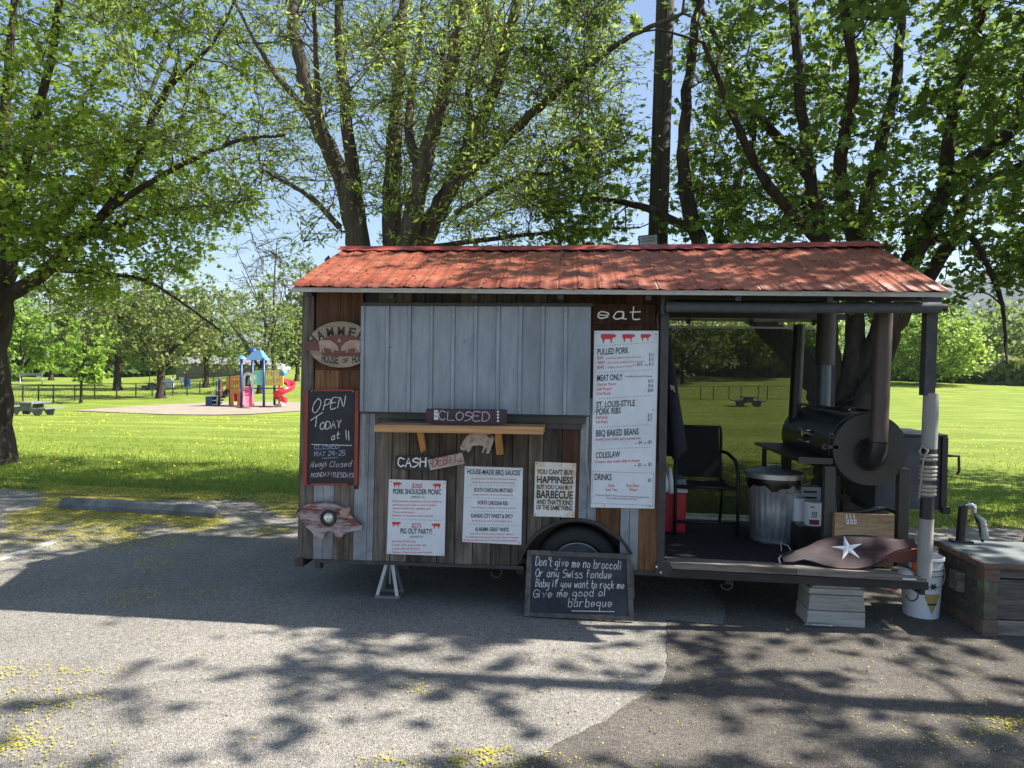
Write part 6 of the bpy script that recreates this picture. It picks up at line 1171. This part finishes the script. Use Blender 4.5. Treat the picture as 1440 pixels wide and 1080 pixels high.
dist = g0[1]; PXM = FPX/(np.dot(g0-CAMP, CF))   # px per metre there
def Q(px_, py_, dy=0.): p = hy(px_, py_, dist+dy); return p
r = thing('playground', g0, 'colourful playground with blue posts, orange panels and two red slides', 'playground')
mpb = mat('play_blue', (.012, .05, .20), rough=.4); mpo = mat('play_orange', (.62, .24, .05), rough=.5); mpy = mat('play_yellow', (.78, .58, .12), rough=.5); mpt = mat('play_turquoise', (.20, .60, .56), rough=.5); mpr = mat('play_red', (.68, .02, .05), rough=.3); mpk = mat('play_pink_slide', (.80, .16, .22), rough=.35); mpc = mat('play_cream', (.75, .68, .52), rough=.5); mpg = mat('play_green', (.12, .50, .34), rough=.5); mpn = mat('play_navy', (.01, .018, .05), rough=.6); mpl = mat('play_light_blue', (.10, .22, .38), rough=.45)
def panel(name, x0, x1, y0, y1, m_, dy=0, th=.08, label=None): return part(name, MB().hexa([Q(x0, y0, dy), Q(x1, y0, dy), Q(x1, y1, dy), Q(x0, y1, dy)], (0, th, 0)), m_, r, label=label)
for x, y0, y1, dy in ((339.5, 505, 573.5, -.6), (355, 505, 571, .9), (371, 503, 571.5, -.2), (355, 545, 571.5, -.5), (308, 530.5, 571, 0), (323.5, 527, 571, .4), (386, 520, 570, 1.)): part('post', MB().tube([Q(x, y0, dy), Q(x, y1, dy)], .085, 10), mpb, r, True)
c = Q(340, 503.5, -.6); part('post_cap', MB().lathe(c, [(.34, -.08), (.30, .02), (.12, .16), (0, .2)], 14), mpl, r, 'auto')
cr = Q(363, 497.5, .3); w_ = 13.5/PXM*1.0; part('tower_roof', MB().add([cr+np.array([-w_, -w_*.8, -.45]), cr+np.array([w_, -w_*.8, -.45]), cr+np.array([w_, w_*.8, -.45]), cr+np.array([-w_, w_*.8, -.45]), cr+np.array([-.25, -.2, .25]), cr+np.array([.25, -.2, .25]), cr+np.array([.25, .2, .25]), cr+np.array([-.25, .2, .25])], [(0, 1, 5, 4), (1, 2, 6, 5), (2, 3, 7, 6), (3, 0, 4, 7), (4, 5, 6, 7), (3, 2, 1, 0)]), mpl, r)
part('roof_cap', MB().lathe(Q(356, 491.5, .3), [(.30, -.12), (.26, .0), (.10, .12), (0, .15)], 12), mpb, r, 'auto')
# panels with slots: built from bars
def slat_panel(x0, x1, y0, y1, m_, nb_, dy=0.):
    p_ = panel('barrier_rail', x0, x1, y0, y0+3, m_, dy); panel('barrier_rail', x0, x1, y1-3, y1, m_, dy)
    for i in range(nb_+1): x = x0+(x1-x0-1.6)*i/nb_; panel('barrier_bar', x, x+1.6, y0+3.01, y1-3.01, m_, dy)
slat_panel(358.5, 370, 520.5, 541.5, mpt, 4); slat_panel(372.5, 396, 520.5, 542, mpy, 7, .4); slat_panel(323.5, 337, 529, 551, mpo, 4, .1)
part('play_cabin', MB().hexa([Q(318, 533, .3), Q(322.5, 533, .3), Q(322.5, 556, .3), Q(318, 556, .3)], (0, .6, 0)), mpo, r)
panel('arch_panel', 323.5, 328, 551, 571.5, mpo, .1); panel('arch_panel', 333.5, 338, 551, 573, mpo, .1); panel('arch_panel', 328, 333.5, 551, 553.5, mpo, .1); panel('inner_panel', 327.5, 334, 553.5, 564.5, mpr, .5)
part('climbing_panel', MB().prism([Q(*p, .0) for p in [(309, 533), (311.5, 535), (313, 542), (312.5, 556), (309.5, 559), (307.5, 553), (308.5, 545)]][::-1], (0, .1, 0)), mpo, r)
part('step_box', MB().hexa([Q(289, 557.5, -.1), Q(298, 557.5, -.1), Q(298, 572, -.1), Q(289, 572, -.1)], (0, .8, 0)), mpb, r)
for k, (x, y) in enumerate([(301, 566), (303.5, 562), (306, 558), (310, 556), (314, 553), (317, 549)]): part('step', MB().hexa([Q(x-2.5, y, .1), Q(x+3.5, y, .1), Q(x+3.5, y+2.2, .1), Q(x-2.5, y+2.2, .1)], (0, .8, 0)), mpn, r)
part('stringer', MB().prism([Q(*p, .12) for p in [(297, 570), (300, 560), (307, 548), (311, 546), (314, 551), (318, 546), (319, 552), (308, 562), (307, 571)]][::-1], (0, .06, 0)), mpn, r)
for dx in (0, 8): part('hand_rail', MB().tube([Q(297.5+dx, 572), Q(297.5+dx, 562), Q(299.5+dx, 552), Q(304+dx, 546), Q(308+dx*.8, 544)], .045, 6), mpc, r, True)
for y in (557, 563, 569): part('rung', MB().tube([Q(298+(563-y)*-.1, y, -.05), Q(306, y, -.05)], .035, 6), mpc, r)
part('play_deck', MB().hexa([Q(322, 545.5, .5), Q(398, 545.5, .5), Q(398, 547, .5), Q(322, 547, .5)], (0, 1.2, 0)), mpn, r)
# straight slide
mb = MB(); prof = [(549, 0.1), (552, -.1), (558, -.5), (564, -1.0), (569, -1.5), (571.5, -2.0)]
rows = []; 
for y, dy in [(543, .1), (547, -.1), (553, -.4), (560, -.8), (566, -1.1), (570.5, -1.5), (571.5, -1.9)]:
    for x, up_z in ((343.5-(y-543)*.05, .22), (344.5, 0), (353.5, 0), (354.8, .22)): p = Q(x, y, dy); mb.v.append((p[0], p[1], p[2]+up_z))
mb.f = [(i*4+j, (i+1)*4+j, (i+1)*4+j+1, i*4+j+1) for i in range(6) for j in range(3)]
o = part('slide_chute', mb, mpk, r); sl_ = o.modifiers.new('s', 'SOLIDIFY'); sl_.thickness = .06
panel('slide_back', 349.8, 353.2, 548, 570, mpr, .2)
part('slide_hood', MB().tube([Q(342.8, 560, -.2), Q(342.8, 532, -.2), Q(344.5, 527, -.2), Q(349, 524.8, -.2), Q(353.5, 527, -.2), Q(355.2, 532, -.2), Q(355.2, 555, -.2)], .11, 8), mpc, r, True)
part('play_figure', MB().prism([Q(*p, .1) for p in [(347.5, 541), (348.5, 535), (350, 529.5), (351.5, 529.5), (352.5, 535), (353.5, 541)]][::-1], (0, .1, 0)), mpg, r); panel('hood_back', 344, 354, 528, 544, mpn, .5)
part('lookout_window', MB().prism([Q(*p, .2) for p in [(392, 528.5), (394, 522), (396.5, 520), (400, 525), (399, 528.5)]][::-1], (0, .6, 0)), mpl, r)
panel('tower_panel', 396, 398.2, 529, 542, mpy, .2); part('spiral_post', MB().tube([Q(392.8, 542, .5), Q(392.8, 571, .5)], .07, 8), mpr, r)
# spiral slide
mb = MB(); K = 22; cpt = Q(400, 555, .8)
ztop = Q(400, 538, .8)[2]; zbot = Q(400, 567, .8)[2]
for i in range(K+1):
    t = i/K; a_ = math.radians(150-400*t); z = ztop+(zbot-ztop)*t
    for rr, uz in ((.25, .28), (.35, .0), (.75, -.05), (1.05, .02), (1.15, .42)): mb.v.append((cpt[0]+rr*math.cos(a_)*.62, cpt[1]+rr*math.sin(a_), z+uz*.9))
mb.f = [(i*5+j, i*5+j+1, (i+1)*5+j+1, (i+1)*5+j) for i in range(K) for j in range(4)]
o = part('spiral_slide', mb, mpr, r, True); sl_ = o.modifiers.new('s', 'SOLIDIFY'); sl_.thickness = .04
part('slide_foot', MB().hexa([Q(387, 568, .3), Q(396, 568, .3), Q(396, 571, .3), Q(387, 571, .3)], (0, .4, 0)), m_conc, r)
# fences
def fence(name, pts, h, label, posts=None, rr=.035, group=None, wires=4):
    g = [ground(*p) for p in pts]; r = thing(name, g[0], label, 'fence', group)
    for i, p in enumerate(g): part('post', MB().tube([p-np.array([0, 0, .05]), p+np.array([0, 0, h])], rr, 6), m_black, r)
    part('top_rail', MB().tube([p+np.array([0, 0, h*.985]) for p in g], rr*.6, 5), m_black, r)
    part('bottom_rail', MB().tube([p+np.array([0, 0, .06]) for p in g], rr*.4, 5), m_black, r)
    mb = MB()
    for a, b in zip(g[:-1], g[1:]):
        n = max(3, int(np.linalg.norm(b-a)/.45))
        for i in range(n):
            p, q_ = a+(b-a)*i/n, a+(b-a)*(i+1)/n; mb.tube([p+np.array([0, 0, .06]), q_+np.array([0, 0, h*.97])], .006, 3, False); mb.tube([q_+np.array([0, 0, .06]), p+np.array([0, 0, h*.97])], .006, 3, False)
    w = part('wire_mesh', mb, m_black, r, kind='stuff'); return r
fence('park_fence', [(-18, 574), (7, 571.5), (32, 569), (54, 567), (75, 565.5), (105, 563.5), (133, 561.5), (164, 560), (191, 558.5), (214, 557), (243, 555.5), (281, 553.5), (304, 552)], 1.25, 'long black wire fence running across the park left of the playground', rr=.05)
fence('park_fence', [(210, 546), (228, 545.5), (243, 545), (262, 544.5), (285, 544), (300, 543.5), (320, 543)], 1.6, 'shorter black wire fence behind the pale picnic table', rr=.04)
fence('park_fence', [(930, 563), (985, 562), (1003, 562), (1025, 562), (1042, 562), (1066, 562), (1079, 562), (1120, 562), (1160, 562)], 1.3, 'black wire fence seen through the shade screen', rr=.04)
g = ground(263, 556); r = thing('litter_bin', g, 'blue litter bin on a post beside the park fence', 'litter bin'); part('bin', MB().lathe(g, [(.28, .75), (.32, 1.45), (.30, 1.5)], 14), mpb, r, 'auto'); part('post', MB().tube([g, g+np.array([0, 0, .8])], .05, 6), m_black, r)
g = ground(233, 546); r = thing('white_cabinet', g, 'white utility cabinet behind the park fence', 'cabinet'); part('cabinet', MB().box(g[0]-.7, g[0]+.7, g[1], g[1]+.6, g[2]+.05, g[2]+1.2), m_white, r, bevel=.03); part('plinth', MB().box(g[0]-.8, g[0]+.8, g[1]-.05, g[1]+.65, g[2]-.05, g[2]+.05), m_conc, r)
g = ground(255, 546); r = thing('white_board', g, 'small white notice board on a post behind the fence', 'notice board'); part('board', MB().box(g[0]-.3, g[0]+.3, g[1], g[1]+.05, g[2]+.7, g[2]+1.3), m_white, r); part('post', MB().tube([g, g+np.array([0, .05, .8])], .04, 6), m_black, r)
g = ground(28, 540); r = thing('goal_frame', g, 'low pale goal frame on the far left field', 'goal'); k_ = 1.0
for x in (-.0, 3.2): part('upright', MB().tube([g+np.array([x, 0, 0]), g+np.array([x, 0, 1.5])], .09, 6), m_white, r)
part('crossbar', MB().box(g[0], g[0]+3.2, g[1]-.05, g[1]+.05, g[2]+1.15, g[2]+1.5), m_pale, r)
# boulder pile beyond the playground
rb = np.random.default_rng(8)
for i in range(16):
    px_ = 330+i*4.6+rb.uniform(-2, 2) if i < 16 else 0; g = ground(px_, 524.5+rb.uniform(-1, .6)); s_ = rb.uniform(.7, 1.5)
    mb = MB().lathe(g, [(s_*.9, -.2), (s_*rb.uniform(.9, 1.1), s_*.35), (s_*.7, s_*.8), (s_*.2, s_*1.0)], 7); mb.v = [(x+rb.normal(0, .1), y+rb.normal(0, .1), z+rb.normal(0, .08)) for x, y, z in mb.v]
    one('boulder', mb, m_conc, g, 'pale boulder in the long heap on the rise behind the playground', 'boulder', 'boulders heaped behind the playground')
# far shed beyond the fence, seen faintly
g = ground(215, 541); r = thing('park_shed', np.array([g[0], g[1]+14, g[2]]), 'low grey-brown building far behind the fence', 'building'); b = np.array([g[0], g[1]+14, float(gz(g[0], g[1]+14))])
part('wall', MB().box(b[0]-5, b[0]+9, b[1], b[1]+6, b[2]-.3, b[2]+2.2), mat('brown_cladding', (.16, .13, .11), (.20, .17, .14), scale=2), r); part('roof', MB().prism([(b[0]-5.5, b[1]-.4, b[2]+2.2), (b[0]-5.5, b[1]+6.4, b[2]+2.2), (b[0]-5.5, b[1]+3, b[2]+3.3)], (15, 0, 0)), mat('grey_roof', (.2, .2, .2)), r)
# ------------------------------------------------------------------ the air: far hills fade to pale blue
hz_ = bpy.data.objects.new('haze', MB().box(-1950, 1950, -330, 2100, -8, 420).mesh('haze')); COL.objects.link(hz_); hz_['kind'] = 'stuff'; hz_['label'] = 'thin summer haze in the air over the park'; hz_['category'] = 'haze'
mh = bpy.data.materials.new('haze_air'); mh.use_nodes = True; mh.node_tree.nodes.remove(mh.node_tree.nodes['Principled BSDF'])
pv = mh.node_tree.nodes.new('ShaderNodeVolumePrincipled'); pv.inputs['Color'].default_value = (.72, .84, 1, 1); pv.inputs['Density'].default_value = .00011; pv.inputs['Anisotropy'].default_value = .3
mh.node_tree.links.new(pv.outputs[0], mh.node_tree.nodes['Material Output'].inputs['Volume']); hz_.data.materials.append(mh)
for o in bpy.data.objects:
    if '_base' in o: del o['_base']
